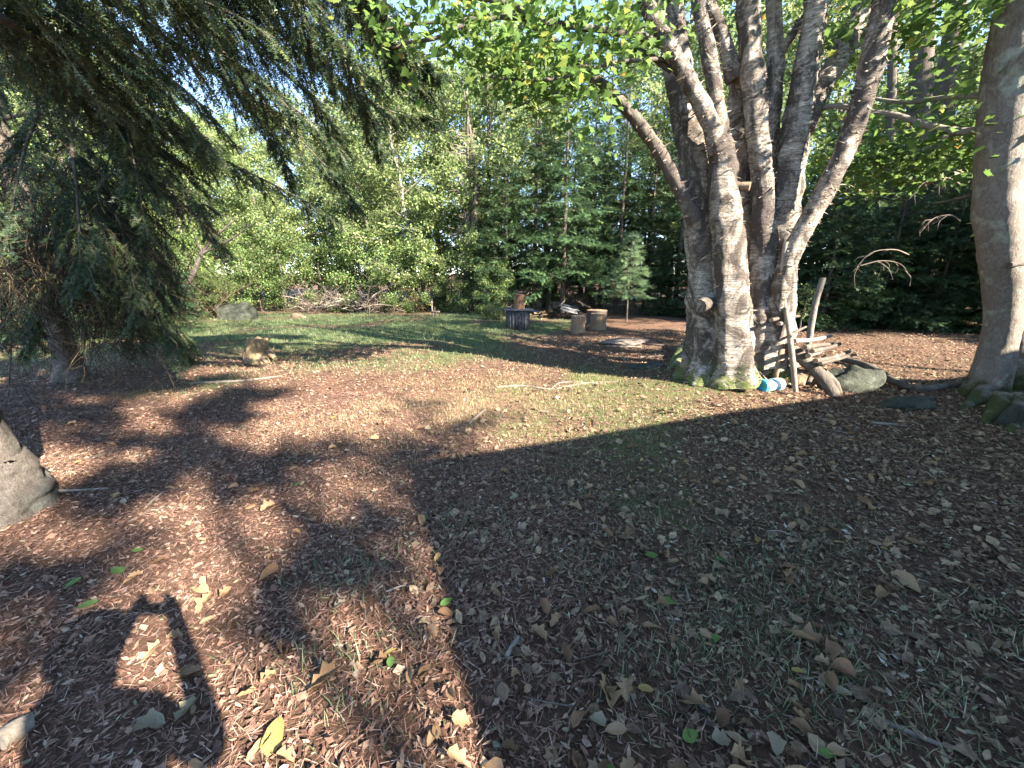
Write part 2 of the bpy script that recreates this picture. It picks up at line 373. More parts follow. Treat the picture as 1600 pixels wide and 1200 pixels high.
def plain(name, col, rough=.5, **kw):
    m, t, out = newmat(name); p = N(t, 'ShaderNodeBsdfPrincipled', Roughness=rough)
    tc = N(t, 'ShaderNodeTexCoord'); n = N(t, 'ShaderNodeTexNoise', Scale=9.0, Detail=4.0); t.links.new(tc.outputs['Object'], n.inputs[0])
    r = ramp(t, [(.3, tuple(c*.8 for c in col)), (.7, tuple(min(1, c*1.15) for c in col))], n.outputs[0])
    t.links.new(r.outputs[0], p.inputs['Base Color']); t.links.new(p.outputs[0], out.inputs[0])
    for k, v in kw.items(): p.inputs[k.replace('_', ' ')].default_value = v
    return m
M['teal'] = plain('teal_plastic', (.03, .42, .52), .35)
M['clear'] = plain('clear_plastic', (.78, .80, .80), .12, Transmission_Weight=.75, IOR=1.2)
M['label'] = None

def ground_material():
    m, t, out = newmat('forest_floor')
    tc = N(t, 'ShaderNodeTexCoord'); a = N(t, 'ShaderNodeAttribute', attribute_name='tint')
    def ns(s, d=6.0, r=.65):
        n = N(t, 'ShaderNodeTexNoise', Scale=float(s), Detail=d, Roughness=r); t.links.new(tc.outputs['Object'], n.inputs[0]); return n
    n1, n2, n3, n4 = ns(38, 8., .75), ns(9), ns(1.6), ns(110, 4.)
    soil = ramp(t, [(.28, (.022, .014, .010)), (.45, (.075, .042, .028)), (.58, (.145, .078, .052)), (.72, (.24, .155, .11))], n1.outputs[0])
    soil2 = mixc(t, .4, soil.outputs[0], ramp(t, [(.3, (.05, .032, .022)), (.7, (.19, .115, .08))], n2.outputs[0]).outputs[0])
    soil3 = mixc(t, .3, soil2, ramp(t, [(.35, (.06, .045, .034)), (.65, (.18, .10, .068))], n3.outputs[0]).outputs[0])
    gr = ramp(t, [(.3, (.022, .042, .014)), (.5, (.055, .085, .028)), (.62, (.10, .125, .045)), (.75, (.20, .17, .10))], n1.outputs[0])
    gr2 = mixc(t, .4, gr.outputs[0], ramp(t, [(.3, (.035, .065, .025)), (.7, (.12, .13, .055))], n2.outputs[0]).outputs[0])
    ad = N(t, 'ShaderNodeMath', operation='ADD'); t.links.new(a.outputs['Fac'], ad.inputs[0])
    mr = N(t, 'ShaderNodeMapRange'); mr.inputs[1].default_value = .3; mr.inputs[2].default_value = .7; mr.inputs[3].default_value = -.35; mr.inputs[4].default_value = .35
    t.links.new(n2.outputs[0], mr.inputs[0]); t.links.new(mr.outputs[0], ad.inputs[1])
    f = ramp(t, [(.35, (0, 0, 0)), (.75, (1, 1, 1))], ad.outputs[0])
    c = mixc(t, f.outputs[0], soil3, gr2)
    p = N(t, 'ShaderNodeBsdfPrincipled', Roughness=.95); p.inputs['Specular IOR Level'].default_value = .15
    t.links.new(c, p.inputs['Base Color'])
    b1 = N(t, 'ShaderNodeBump', Strength=1.0, Distance=.03); t.links.new(n1.outputs[0], b1.inputs['Height'])
    b2 = N(t, 'ShaderNodeBump', Strength=.8, Distance=.012); t.links.new(n4.outputs[0], b2.inputs['Height']); t.links.new(b1.outputs[0], b2.inputs['Normal'])
    t.links.new(b2.outputs[0], p.inputs['Normal']); t.links.new(p.outputs[0], out.inputs[0])
    return m
M['ground'] = ground_material()

# ------------------------------------------------------------------ ground
def sstep(a, b, x): t = np.clip((x-a)/(b-a), 0, 1); return t*t*(3-2*t)
def lawn(x, y):
    P = np.stack([x, y], -1)
    wv = 1.1*noise(P*.7, 41)+.5*noise(P*2.1, 42); y = y+wv; x = x+1.3*noise(P*.45, 43)
    l = (sstep(7.0, 10.0, y)+.42*sstep(5.2, 7.0, y)*(1-sstep(7.0, 10.0, y)))*(1-sstep(15.6, 17.5, y))*sstep(-13, -9, x)*(1-sstep(.0, 2.2, x-(y-10)*.06))
    return np.clip(l*(.9+.65*noise(P*.9, 21)+.25*noise(P*3.1, 22)), 0, 1)
def mossy(x, y):
    P = np.stack([x, y], -1)
    m1 = np.exp(-(((x-1.2)/1.9)**2+((y-4.9)/1.25)**2))*1.15
    m2 = np.exp(-(((x-.1)/1.5)**2+((y-3.4)/.8)**2))*.5
    m3 = np.exp(-(((x-1.0)/.55)**2+((y-1.35)/.45)**2))*.55 + np.exp(-(((x-.9)/.6)**2+((y-2.2)/.35)**2))*.4
    m4 = np.exp(-(((x+4.9)/1.5)**2+((y-5.0)/.7)**2))*.5
    patch = np.clip(noise(P*.8, 31)*1.5-.55, 0, 1)*.6
    return np.clip((m1+m2+m3+m4)*(1+.6*noise(P*1.6, 23))+patch, 0, 1)
def axis(lo, hi, step, far):
    c = list(np.arange(lo, hi+1e-6, step)); s = step
    a = hi; up = []
    while a < far: s *= 1.18; a += s; up.append(a)
    s = step; a = lo; dn = []
    while a > -far: s *= 1.18; a -= s; dn.append(a)
    return np.array(dn[::-1]+c+up)
xs, ys = axis(-9, 9, .085, 260), axis(.2, 10, .075, 260)
X, Y = np.meshgrid(xs, ys); Z = height(X, Y)
nx, ny = len(xs), len(ys)
i = np.arange(ny-1)[:, None]*nx; j = np.arange(nx-1)[None]
Fg = np.stack([i+j, i+j+1, i+nx+j+1, i+nx+j], -1).reshape(-1, 4)
tint = np.clip(lawn(X, Y)*.95 + mossy(X, Y)*.62, 0, 1).ravel()
g = obj('ground', [(np.stack([X, Y, Z], -1).reshape(-1, 3), Fg, tint)], M['ground']); g['kind'] = 'structure'

# ------------------------------------------------------------------ leaf templates
LEAF = (np.array([[0, 0, 0], [.32, .42, .06], [0, .5, 0], [-.32, .42, .06], [0, 1, -.08]]), np.array([[0, 1, 2], [0, 2, 3], [1, 4, 2], [2, 4, 3]]))
LEAF2 = (np.array([[0, 0, 0], [.3, .5, .07], [0, 1, -.06], [-.3, .5, .07]]), np.array([[0, 1, 2], [0, 2, 3]]))
def maple_leaf():
    pts = [(0, 0), (.14, .12), (.42, .10), (.30, .26), (.52, .50), (.28, .50), (.22, .62), (0, 1.0), (-.22, .62), (-.28, .50), (-.52, .50), (-.30, .26), (-.42, .10), (-.14, .12)]
    V = np.array([[x, y, .10*abs(x)-.10*y*y] for x, y in pts]+[[0, .35, -.01]])
    n = len(pts); Fc = np.array([[k, (k+1) % n, n] for k in range(n)])
    return V, Fc
MAPLE = maple_leaf()
def twig_template(pairs, nl, nw, stem=.012):
    """needled twig along +Y, length 1"""
    V, Fc = [], []
    V += [[-stem, 0, 0], [stem, 0, 0], [0, 1, 0]]; Fc.append([0, 1, 2])
    for k in range(pairs):
        y = (k+.3)/pairs; l = nl*(1-.35*y)
        for s in (-1, 1):
            a = 1.0 + .25*math.sin(k*2.4+s); z = .35*l*math.sin(k*1.9+s)
            b = len(V)
            V += [[0, y-nw, 0], [0, y+nw, 0], [s*l*math.sin(a), y+l*math.cos(a), z]]; Fc.append([b, b+1, b+2])
    return np.array(V), np.array(Fc)
TW_FAR = twig_template(7, .30, .055)
TW_NEAR = twig_template(8, .24, .042)
PINE = twig_template(12, .55, .022)

# ------------------------------------------------------------------ tree builders
def leafy_tree(seed, H, R, nleaf, lsize, clear=.12, limbs=34, label='', group=None, mat='leaf_far', barkm='dark_bark', tr=.13, name='leafy_tree', thin=.16, tmpl=LEAF2):
    global rng
    rng = np.random.default_rng(seed)
    root = empty(name, (0, 0, 0), label, 'tree', group)
    tp = [(0, 0, -.15)]; n = 7
    for k in range(1, n+1): tp.append((tp[-1][0]+rng.normal()*.12*H/10, tp[-1][1]+rng.normal()*.12*H/10, H*.95*k/n))
    tp = np.array(tp); trad = tr*(1-np.linspace(0, 1, n+1))**.9+.012
    obj('trunk', tube(tp, trad, 8, 4, .08, 4, seed), M[barkm], root)
    br, A, B, RA, RB, LP = [], [], [], [], [], []
    for k in range(limbs):
        t = clear + (1-clear)*(k+rng.random())/limbs; t = min(t, .97)
        s = np.array([np.interp(t*n, np.arange(n+1), tp[:, q]) for q in range(3)])
        az = k*2.399+rng.normal()*.3
        prof = (math.sin(math.pi*min(1, .16+.84*t))**.7)
        L = R*(.35+.75*prof)*rng.uniform(.7, 1.2)
        d = np.array([math.cos(az), math.sin(az), rng.uniform(.15, .75)+.5*t]); d /= np.linalg.norm(d)
        P4 = [s]; dd = d.copy()
        for q in range(3):
            P4.append(P4[-1]+dd*L/3); dd = dd+np.array([*rng.normal(size=2)*.18, rng.normal()*.12-.12]); dd /= np.linalg.norm(dd)
        br += tube(P4, [tr*.32*(1-t*.6), tr*.22*(1-t*.6), tr*.13*(1-t*.5), .006], 5, 2, cap=False)
        P4 = np.array(P4)
        ns = int(7+5*prof)
        for q in range(ns):
            u = rng.uniform(.25, 1)*3; b0 = np.array([np.interp(u, np.arange(4), P4[:, c]) for c in range(3)])
            v = unit(d+rng.normal(size=3)*.8)*L*rng.uniform(.18, .42); v[2] *= .7
            A.append(b0); B.append(b0+v); RA.append(.012); RB.append(.004); LP.append((b0, b0+v))
    A = np.array(A); B = np.array(B)
    obj('branches', br+[prism_tubes(A, B, np.array(RA), np.array(RB))], M[barkm], root)['kind'] = 'stuff'
    m = len(A); k = rng.integers(0, m, nleaf); u = rng.random(nleaf)[:, None]**.7
    loc = A[k]*(1-u)+B[k]*u*1.0 + rng.normal(size=(nleaf, 3))*thin*np.array([1, 1, .75])
    d = unit(B[k]-A[k]+rng.normal(size=(nleaf, 3))*.9); d[:, 2] -= .25
    up = unit(np.array([0, 0, 1.])+rng.normal(size=(nleaf, 3))*.55)
    c = obj('crown', [scatter(*tmpl, loc, frames(d, up), lsize*rng.uniform(.6, 1.25, nleaf))], M[mat], root); c['kind'] = 'stuff'
    return root
def fir_tree(seed, H, R, clear, label, group=None, name='fir_tree', dens=1.0, mat='fir', tr=.09, tw=TW_FAR, dead=.0):
    global rng
    rng = np.random.default_rng(seed)
    root = empty(name, (0, 0, 0), label, 'tree', group)
    obj('trunk', tube([(0, 0, -.15), (rng.normal()*.05, rng.normal()*.05, H*.5), (0, 0, H)], [tr*1.15, tr*.65, .012], 8, 6, .07, 5, seed), M['dark_bark'], root)
    z = clear; Bk, A0, B0, ra = [], [], [], []; TA, TD, TL = [], [], []
    dA, dB = [], []
    while z < H*.985:
        t = z/H; nb = int(rng.integers(4, 7))
        L0 = R*(1-t)**.75*(1 if t > .12 else .8)
        for k in range(nb):
            az = 2*np.pi*k/nb+rng.uniform(-.5, .5)+z*3
            L = L0*rng.uniform(.6, 1.15)+.1
            el = -.25+.75*t+rng.normal()*.1
            h = np.array([math.cos(az), math.sin(az), 0])
            nseg = 6; q = np.linspace(0, 1, nseg+1)
            P = np.array([0, 0, z])+h*(q*L)[:, None]*math.cos(el)
            P[:, 2] += q*L*math.sin(el)-.18*L*q**2+.10*L*q**4
            A0 += list(P[:-1]); B0 += list(P[1:]); ra += list(.016*(1-q[:-1])*(L/R)+.004)
            if z < dead and rng.random() < .75:
                for _ in range(7):
                    u = rng.uniform(.2, 1); b = P[0]+(P[-1]-P[0])*u
                    dA.append(b); dB.append(b+unit(h+rng.normal(size=3)*.7)*rng.uniform(.1, .35))
                continue
            m = max(4, int(dens*16*L/R*1.4+3))
            for _ in range(m):
                u = rng.uniform(.18, 1.0)**.8; b = np.array([np.interp(u, q, P[:, c]) for c in range(3)])
                sd = rng.choice([-1, 1]); ang = rng.uniform(.5, 1.1)*sd
                dd = np.array([h[0]*math.cos(ang)-h[1]*math.sin(ang), h[0]*math.sin(ang)+h[1]*math.cos(ang), rng.normal()*.12-.12])
                ln = L*(.16+.30*(1-u))*rng.uniform(.7, 1.2)+.06
                nsub = max(1, int(ln/.13))
                for w_ in range(nsub):
                    TA.append(b+dd*ln*w_/nsub*.9+rng.normal(size=3)*.015); TD.append(dd+rng.normal(size=3)*.3); TL.append(.20*rng.uniform(.7, 1.2)+ln*.15)
            TA.append(P[-2]); TD.append(P[-1]-P[-2]); TL.append(.25)
        z += rng.uniform(.16, .30)*(H/7)**.5
    TA, TD, TL = np.array(TA), unit(np.array(TD)), np.array(TL)
    br = [prism_tubes(np.array(A0), np.array(B0), np.array(ra), np.array(ra)*.8)]
    obj('branches', br, M['dark_bark'], root)['kind'] = 'stuff'
    if dA: obj('dead_twigs', [prism_tubes(np.array(dA), np.array(dB), .006, .003, rng.random(len(dA)))], M['pink_twigs'], root)['kind'] = 'stuff'
    up = unit(np.array([0, 0, 1.])+rng.normal(size=(len(TA), 3))*.35)
    c = obj('crown', [scatter(*tw, TA, frames(TD, up), TL)], M[mat], root); c['kind'] = 'stuff'
    return root
def place(t, x, y, rz=0.0, s=1.0, sz=None):
    t.location = (x, y, hz(x, y)-.02); t.rotation_euler = (0, 0, rz); t.scale = (s, s, sz or s); return t
def dup(t, x, y, rz, s=1.0, sz=None, label=None, group=None):
    c = copy_tree(t)
    if label: c['label'] = label
    if group: c['group'] = group
    return place(c, x, y, rz, s, sz)
bpy.context.view_layer.update()

# ------------------------------------------------------------------ the big birch clump
BY = 5.25
def stem(px, width, Ys, seg=14, sub=8, rough=.09, freq=5, seed=0, flute=0.0):
    P, r = [], []
    for k, (x, y) in enumerate(px):
        Yk = Ys if np.isscalar(Ys) else Ys[k]
        P.append(pt(x, y, Yk)); r.append(.5*width[k]*mpp(x, y, Yk))
    return tube(P, r, seg, sub, rough, freq, seed, flute=flute, normals=True)
birch = empty('yellow_birch', at(1150, 578), 'huge shaggy birch clump of many peeling stems growing from one mossy base', 'tree')
BST = [
 ([(1104, 588), (1104, 560), (1102, 500), (1098, 400), (1088, 290), (1074, 190), (1058, 90), (1046, 0), (1036, -160), (1020, -420), (1000, -760)],
  [96, 68, 50, 45, 44, 42, 42, 40, 38, 30, 12], 5.4, .10),
 ([(1146, 596), (1146, 570), (1144, 500), (1140, 420), (1133, 320), (1126, 235), (1120, 205)], [84, 62, 52, 49, 44, 36, 30], 5.05, .09),
 ([(1124, 235), (1108, 190), (1082, 138), (1050, 80), (1022, 30), (1000, -20), (960, -150), (900, -330)], [30, 26, 25, 24, 22, 21, 18, 8], [5.0, 4.98, 4.9, 4.8, 4.72, 4.65, 4.5, 4.3], 0),
 ([(1128, 225), (1120, 160), (1108, 90), (1094, 20), (1086, -60), (1078, -220), (1060, -480)], [26, 23, 22, 21, 20, 17, 8], [5.0, 5.0, 5.02, 5.05, 5.1, 5.15, 5.2], 0),
 ([(1176, 580), (1172, 480), (1166, 380), (1160, 270), (1156, 180), (1158, 120), (1152, 90)], [54, 42, 34, 33, 35, 38, 34], 5.6, .05),
 ([(1148, 125), (1130, 60), (1106, 5), (1080, -70), (1040, -230)], [26, 22, 20, 17, 8], 5.45, 0),
 ([(1190, 570), (1192, 440), (1194, 330), (1186, 230), (1177, 140), (1172, 60), (1168, -20), (1164, -180), (1170, -470)], [56, 40, 32, 30, 32, 34, 31, 26, 10], [5.2, 5.2, 5.22, 5.25, 5.3, 5.35, 5.4, 5.4, 5.4], .05),
 ([(1208, 420), (1206, 300), (1205, 200), (1212, 90), (1209, 0), (1206, -160), (1215, -380)], [30, 27, 25, 24, 20, 17, 8], 5.6, 0),
 ([(1212, 92), (1238, 55), (1262, 20), (1290, -40)], [14, 13, 12, 8], 5.58, 0),
 ([(1206, 585), (1208, 530), (1214, 430), (1226, 320), (1240, 220), (1256, 125), (1270, 40), (1280, -40), (1300, -220), (1320, -520)], [62, 54, 48, 44, 41, 36, 33, 31, 26, 10], 5.35, .08),
 ([(1252, 205), (1276, 150), (1308, 95), (1342, 28), (1372, -40), (1430, -200), (1490, -400)], [34, 32, 31, 30, 28, 22, 9], [5.35, 5.45, 5.55, 5.65, 5.7, 5.8, 5.9], 0),
 ([(1210, 560), (1218, 470), (1232, 405), (1262, 348), (1296, 285), (1330, 208), (1352, 140), (1368, 70), (1384, 0), (1400, -80), (1440, -260), (1480, -480)], [28, 27, 27, 27, 28, 28, 30, 33, 34, 30, 22, 8], [5.1, 5.0, 4.95, 4.9, 4.87, 4.85, 4.83, 4.82, 4.8, 4.8, 4.75, 4.7], .03),
 ([(1086, 345), (1064, 300), (1036, 248), (990, 182), (940, 132), (880, 82), (838, 40), (788, 2), (720, -60)], [24, 21, 20, 18, 17, 15, 13, 11, 6], [5.3, 5.25, 5.2, 5.1, 5.0, 4.9, 4.8, 4.7, 4.6], 0),
]
surfP, surfN, surfT = [], [], []
for k, (p, wd, Ys, fl) in enumerate(BST):
    ch, V_, N_, T_ = stem(p, wd, Ys, 32 if max(wd) > 30 else 20, 22, .13, 5, 40+k, fl)
    obj('stem' if k not in (2, 3, 5, 8, 10, 12) else 'limb', ch, M['birch'] if k != 12 else M['dark_bark'], birch)  # left limb takes the darker bark: its shadow is put into the colour
    surfP.append(V_); surfN.append(N_); surfT.append(T_)
BBR = [
 ([(1052, 78), (1010, 60), (950, 48), (890, 40), (835, 30), (790, 3), (700, -8), (600, -30)], [13, 11, 10, 10, 9, 9, 7, 4], [4.9, 4.7, 4.5, 4.3, 4.1, 4.0, 3.9, 3.8]),
 ([(830, 30), (780, 26), (740, 30), (690, 34), (640, 38), (604, 46)], [9, 8, 7, 6, 5, 3], 4.1),
 ([(775, 28), (720, 42), (680, 60), (640, 66), (612, 76)], [7, 6, 6, 5, 3], 4.05),
 ([(1046, 92), (1000, 94), (950, 100), (905, 114), (860, 124), (800, 124), (766, 120)], [7, 6, 6, 5, 5, 4, 3], [4.9, 4.7, 4.5, 4.4, 4.3, 4.2, 4.1]),
 ([(1050, 110), (1000, 80), (920, 60), (900, 20), (890, -40)], [10, 8, 7, 6, 4], 4.9),
 ([(985, 180), (960, 150), (900, 140), (850, 150), (800, 170)], [7, 6, 5, 4, 3], 5.0),
 ([(1340, 170), (1300, 166), (1270, 178), (1240, 195)], [8, 7, 7, 6], [4.9, 5.2, 5.5, 5.8]),
]
for k, (p, wd, Ys) in enumerate(BBR):
    ch, V_, N_, T_ = stem(p, wd, Ys, 8, 6, .12, 9, 70+k); obj('branch', ch, M['dark_bark'] if k < 6 else M['pale_bark'], birch)
c = stem([(1146, 291), (1172, 291)], [11, 13], [5.05, 4.95], 10, 4, .05, 8, 3)[0]; obj('sawn_stub', c, M['stump'], birch)
c = stem([(1112, 470), (1094, 478)], [26, 20], [5.15, 4.98], 10, 3, .1, 8, 3)[0]; obj('sawn_stub', c, M['birch'], birch)
# root flares
for k, (a, b, c_) in enumerate([((1100, 545), (1070, 566), (1040, 580)), ((1130, 575), (1120, 596), (1104, 606)), ((1085, 545), (1062, 560), (1046, 570))]):
    A_, B_, C_ = at(*a), at(*b), at(*c_)
    obj('root', tube([A_+[0, 0, .28], B_+[0, 0, .10], C_+[0, 0, -.04]], [.16, .10, .03], 10, 6, .15, 6, 90+k), M['birch'], birch)
# peeling curls
SP, SN, ST = np.concatenate(surfP), np.concatenate(surfN), np.concatenate(surfT)
rng = np.random.default_rng(3)
q = np.linspace(0, 1, 5)
wq = np.array([.5, .55, .42, .3, .12])
PV = np.concatenate([np.stack([-wq, q*.9, .5*q**2], -1), np.stack([wq*.8, q, .75*q**2], -1)])
PF = np.array([[k, k+1, 6+k, 5+k] for k in range(4)])
sel = rng.choice(np.where(SP[:, 2] < 5.2)[0], 8000)
sgn = rng.choice([-1, 1], len(sel))[:, None]
d = unit(np.cross(ST[sel], SN[sel])*sgn + .45*rng.normal(size=(len(sel), 3)))
sc = np.stack([rng.uniform(.004, .018, len(sel)), rng.uniform(.02, .11, len(sel))*rng.random(len(sel))+.012, rng.uniform(.006, .03, len(sel))], -1)
sel2 = rng.choice(np.where(SP[:, 2] < 4.8)[0], 700)
d2 = unit(np.cross(ST[sel2], SN[sel2])*rng.choice([-1, 1], len(sel2))[:, None]+.25*rng.normal(size=(len(sel2), 3)))
sc2 = np.stack([rng.uniform(.008, .026, len(sel2)), rng.uniform(.05, .14, len(sel2)), rng.uniform(.01, .03, len(sel2))], -1)
o = obj('peeling_bark', [scatter(PV, PF, SP[sel]-SN[sel]*.003, frames(d, SN[sel]), sc), scatter(PV, PF, SP[sel2]-SN[sel2]*.002, frames(d2, SN[sel2]), sc2)], M['peel'], birch); o['kind'] = 'stuff'
# the overhanging leaves in view (large, lobed) and the crown above the frame
def leaf_clusters(cl, n, spread, size, tmpl=MAPLE):
    """cl: list of (px, py, Y, weight)"""
    wts = np.array([c[3] for c in cl]); k = rng.choice(len(cl), n, p=wts/wts.sum())
    C = np.array([pt(c[0], c[1], c[2]) for c in cl])[k]
    loc = C + rng.normal(size=(n, 3))*np.array(spread)
    d = unit(rng.normal(size=(n, 3))*[1, 1, .3]+[-.3, -.2, -.45])
    up = unit(np.array([0, 0, 1.])+rng.normal(size=(n, 3))*.4)
    return scatter(*tmpl, loc, frames(d, up), size*rng.uniform(.6, 1.25, n))
cl = [(640, 20, 3.9, 1), (700, 15, 3.9, 1.3), (760, 60, 4.1, 1.2), (790, 95, 4.2, 1.6), (840, 110, 4.3, 2), (800, 130, 4.2, 1.2), (880, 140, 4.4, 1.6), (905, 165, 4.5, 1), (930, 70, 4.5, 1.6),
      (860, 60, 4.3, 1.6), (950, 20, 4.4, 1.5), (990, 60, 4.7, 1), (740, 20, 4, 1.2), (820, 10, 4.2, 1.5), (890, 10, 4.3, 1.5), (950, 115, 4.6, 1), (620, 60, 4.0, .6), (600, 45, 4, .6), (720, 70, 4.05, .5),
      (1010, 20, 4.9, .8), (930, 215, 4.6, .25)]
cl += [(1080, 10, 5.6, .8), (1120, 30, 5.8, .7), (1200, 30, 6.0, .8), (1240, 70, 6.2, .8), (1300, 20, 6.0, .8), (1220, 130, 6.4, .6), (1140, 60, 6.0, .5), (1320, 60, 6, .6)]
ch1 = leaf_clusters(cl, 2900, (.24, .38, .13), .088)
cr = []
for k in range(150):
    a = rng.uniform(0, 2*np.pi); r_ = 3.6*math.sqrt(rng.random()); cr.append((2.9+r_*math.cos(a), 5.2+r_*math.sin(a), rng.uniform(5.3, 10.5)))
cr = np.array(cr); n = 9000; kk = rng.integers(0, len(cr), n)
loc = cr[kk]+rng.normal(size=(n, 3))*[.38, .38, .25]
ch2 = scatter(*LEAF, loc, frames(unit(rng.normal(size=(n, 3))), unit(np.array([0, 0, 1.])+rng.normal(size=(n, 3))*.5)), .12*rng.uniform(.7, 1.2, n))
o = obj('crown', [ch1, ch2], M['leaf_maple'], birch); o['kind'] = 'stuff'

# ------------------------------------------------------------------ grey maple on the right
maple = empty('grey_maple', at(1555, 630), 'smooth grey twin-stemmed maple with moss at its foot', 'tree')
MST = [
 ([(1522, 640), (1536, 600), (1550, 540), (1555, 480), (1546, 400), (1540, 330), (1546, 240), (1560, 140), (1578, 60), (1600, -30), (1640, -180), (1680, -400)], [60, 48, 40, 42, 50, 54, 55, 58, 58, 54, 42, 18], 4.62, .04),
 ([(1580, 645), (1576, 610), (1574, 560), (1580, 500), (1596, 430), (1614, 340), (1636, 220), (1660, 60), (1700, -120), (1760, -400)], [92, 70, 56, 50, 48, 46, 46, 46, 42, 16], 4.95, .04),
 ([(1556, 150), (1580, 112), (1612, 80), (1660, 40), (1740, -60)], [20, 30, 28, 24, 12], [4.64, 4.5, 4.42, 4.4, 4.4], 0),
]
for k, (p, wd, Ys, fl) in enumerate(MST):
    p = [(x+10+10*math.sin((y-100)/140.0), y) for x, y in p]; ch = stem(p, wd, Ys, 36, 18, .08, 3.2, 120+k, fl)[0]; obj('stem' if k < 2 else 'limb', ch, M['maple'], maple)
for k, (p, wd, Ys) in enumerate([
  ([(1545, 150), (1480, 152), (1420, 160), (1370, 155), (1320, 140)], [8, 7, 6, 5, 3], [4.7, 5.2, 5.7, 6.1, 6.5]),
  ([(1550, 200), (1500, 206), (1450, 196), (1400, 180), (1365, 174)], [12, 11, 10, 8, 5], [4.7, 5.0, 5.3, 5.5, 5.7]),
  ([(1600, 415), (1590, 412), (1577, 414)], [10, 9, 8], [4.5, 4.45, 4.4]),
  ([(1530, 300), (1500, 310), (1460, 318)], [5, 4, 2], [4.8, 5.1, 5.4])]):
    ch = stem(p, wd, Ys, 8, 6, .12, 9, 140+k)[0]; obj('branch', ch, M['pale_bark'] if k < 2 else M['dark_bark'], maple)
for k, (a, b) in enumerate([((1540, 620), (1490, 648)), ((1585, 640), (1580, 690)), ((1560, 640), (1530, 668))]):
    A_, B_ = at(*a), at(*b); obj('root', tube([A_+[0, 0, .12], (A_+B_)/2+[0, 0, .02], B_+[0, 0, -.05]], [.10, .06, .02], 12, 6, .2, 6, 150+k), M['maple'], maple)
cl = [(1290, 200, 6.5, 1), (1330, 240, 6.4, 1.3), (1380, 230, 6, 1.4), (1430, 240, 5.7, 1.5), (1480, 240, 5.4, 1.4), (1500, 215, 5.2, 1), (1450, 270, 5.6, 1.3), (1350, 275, 6.2, 1.2), (1400, 285, 6, 1.2), (1300, 260, 6.5, 1.1), (1490, 180, 5.4, .8), (1460, 150, 5.6, .7),
      (1400, 20, 5.2, .8), (1460, 15, 5, 1), (1510, 30, 5, .8), (1340, 30, 5.6, .5), (1500, 130, 5.2, .4), (1290, 150, 6.6, .5)]
cl += [(1420, 40, 4.8, .8), (1480, 0, 4.8, .9), (1380, 0, 5, .8), (1440, 80, 5.2, .5)]
ch1 = leaf_clusters(cl, 3000, (.28, .5, .10), .10)
cr = np.array([(6.8+3.2*math.sqrt(rng.random())*math.cos(a), 4.6+3.0*math.sqrt(rng.random())*math.sin(a), rng.uniform(5.2, 10)) for a in rng.uniform(0, 6.28, 130)])
n = 7500; kk = rng.integers(0, len(cr), n); loc = cr[kk]+rng.normal(size=(n, 3))*[.4, .4, .25]
ch2 = scatter(*LEAF, loc, frames(unit(rng.normal(size=(n, 3))), unit(np.array([0, 0, 1.])+rng.normal(size=(n, 3))*.5)), .13*rng.uniform(.7, 1.2, n))
o = obj('crown', [ch1, ch2], M['leaf_maple'], maple); o['kind'] = 'stuff'

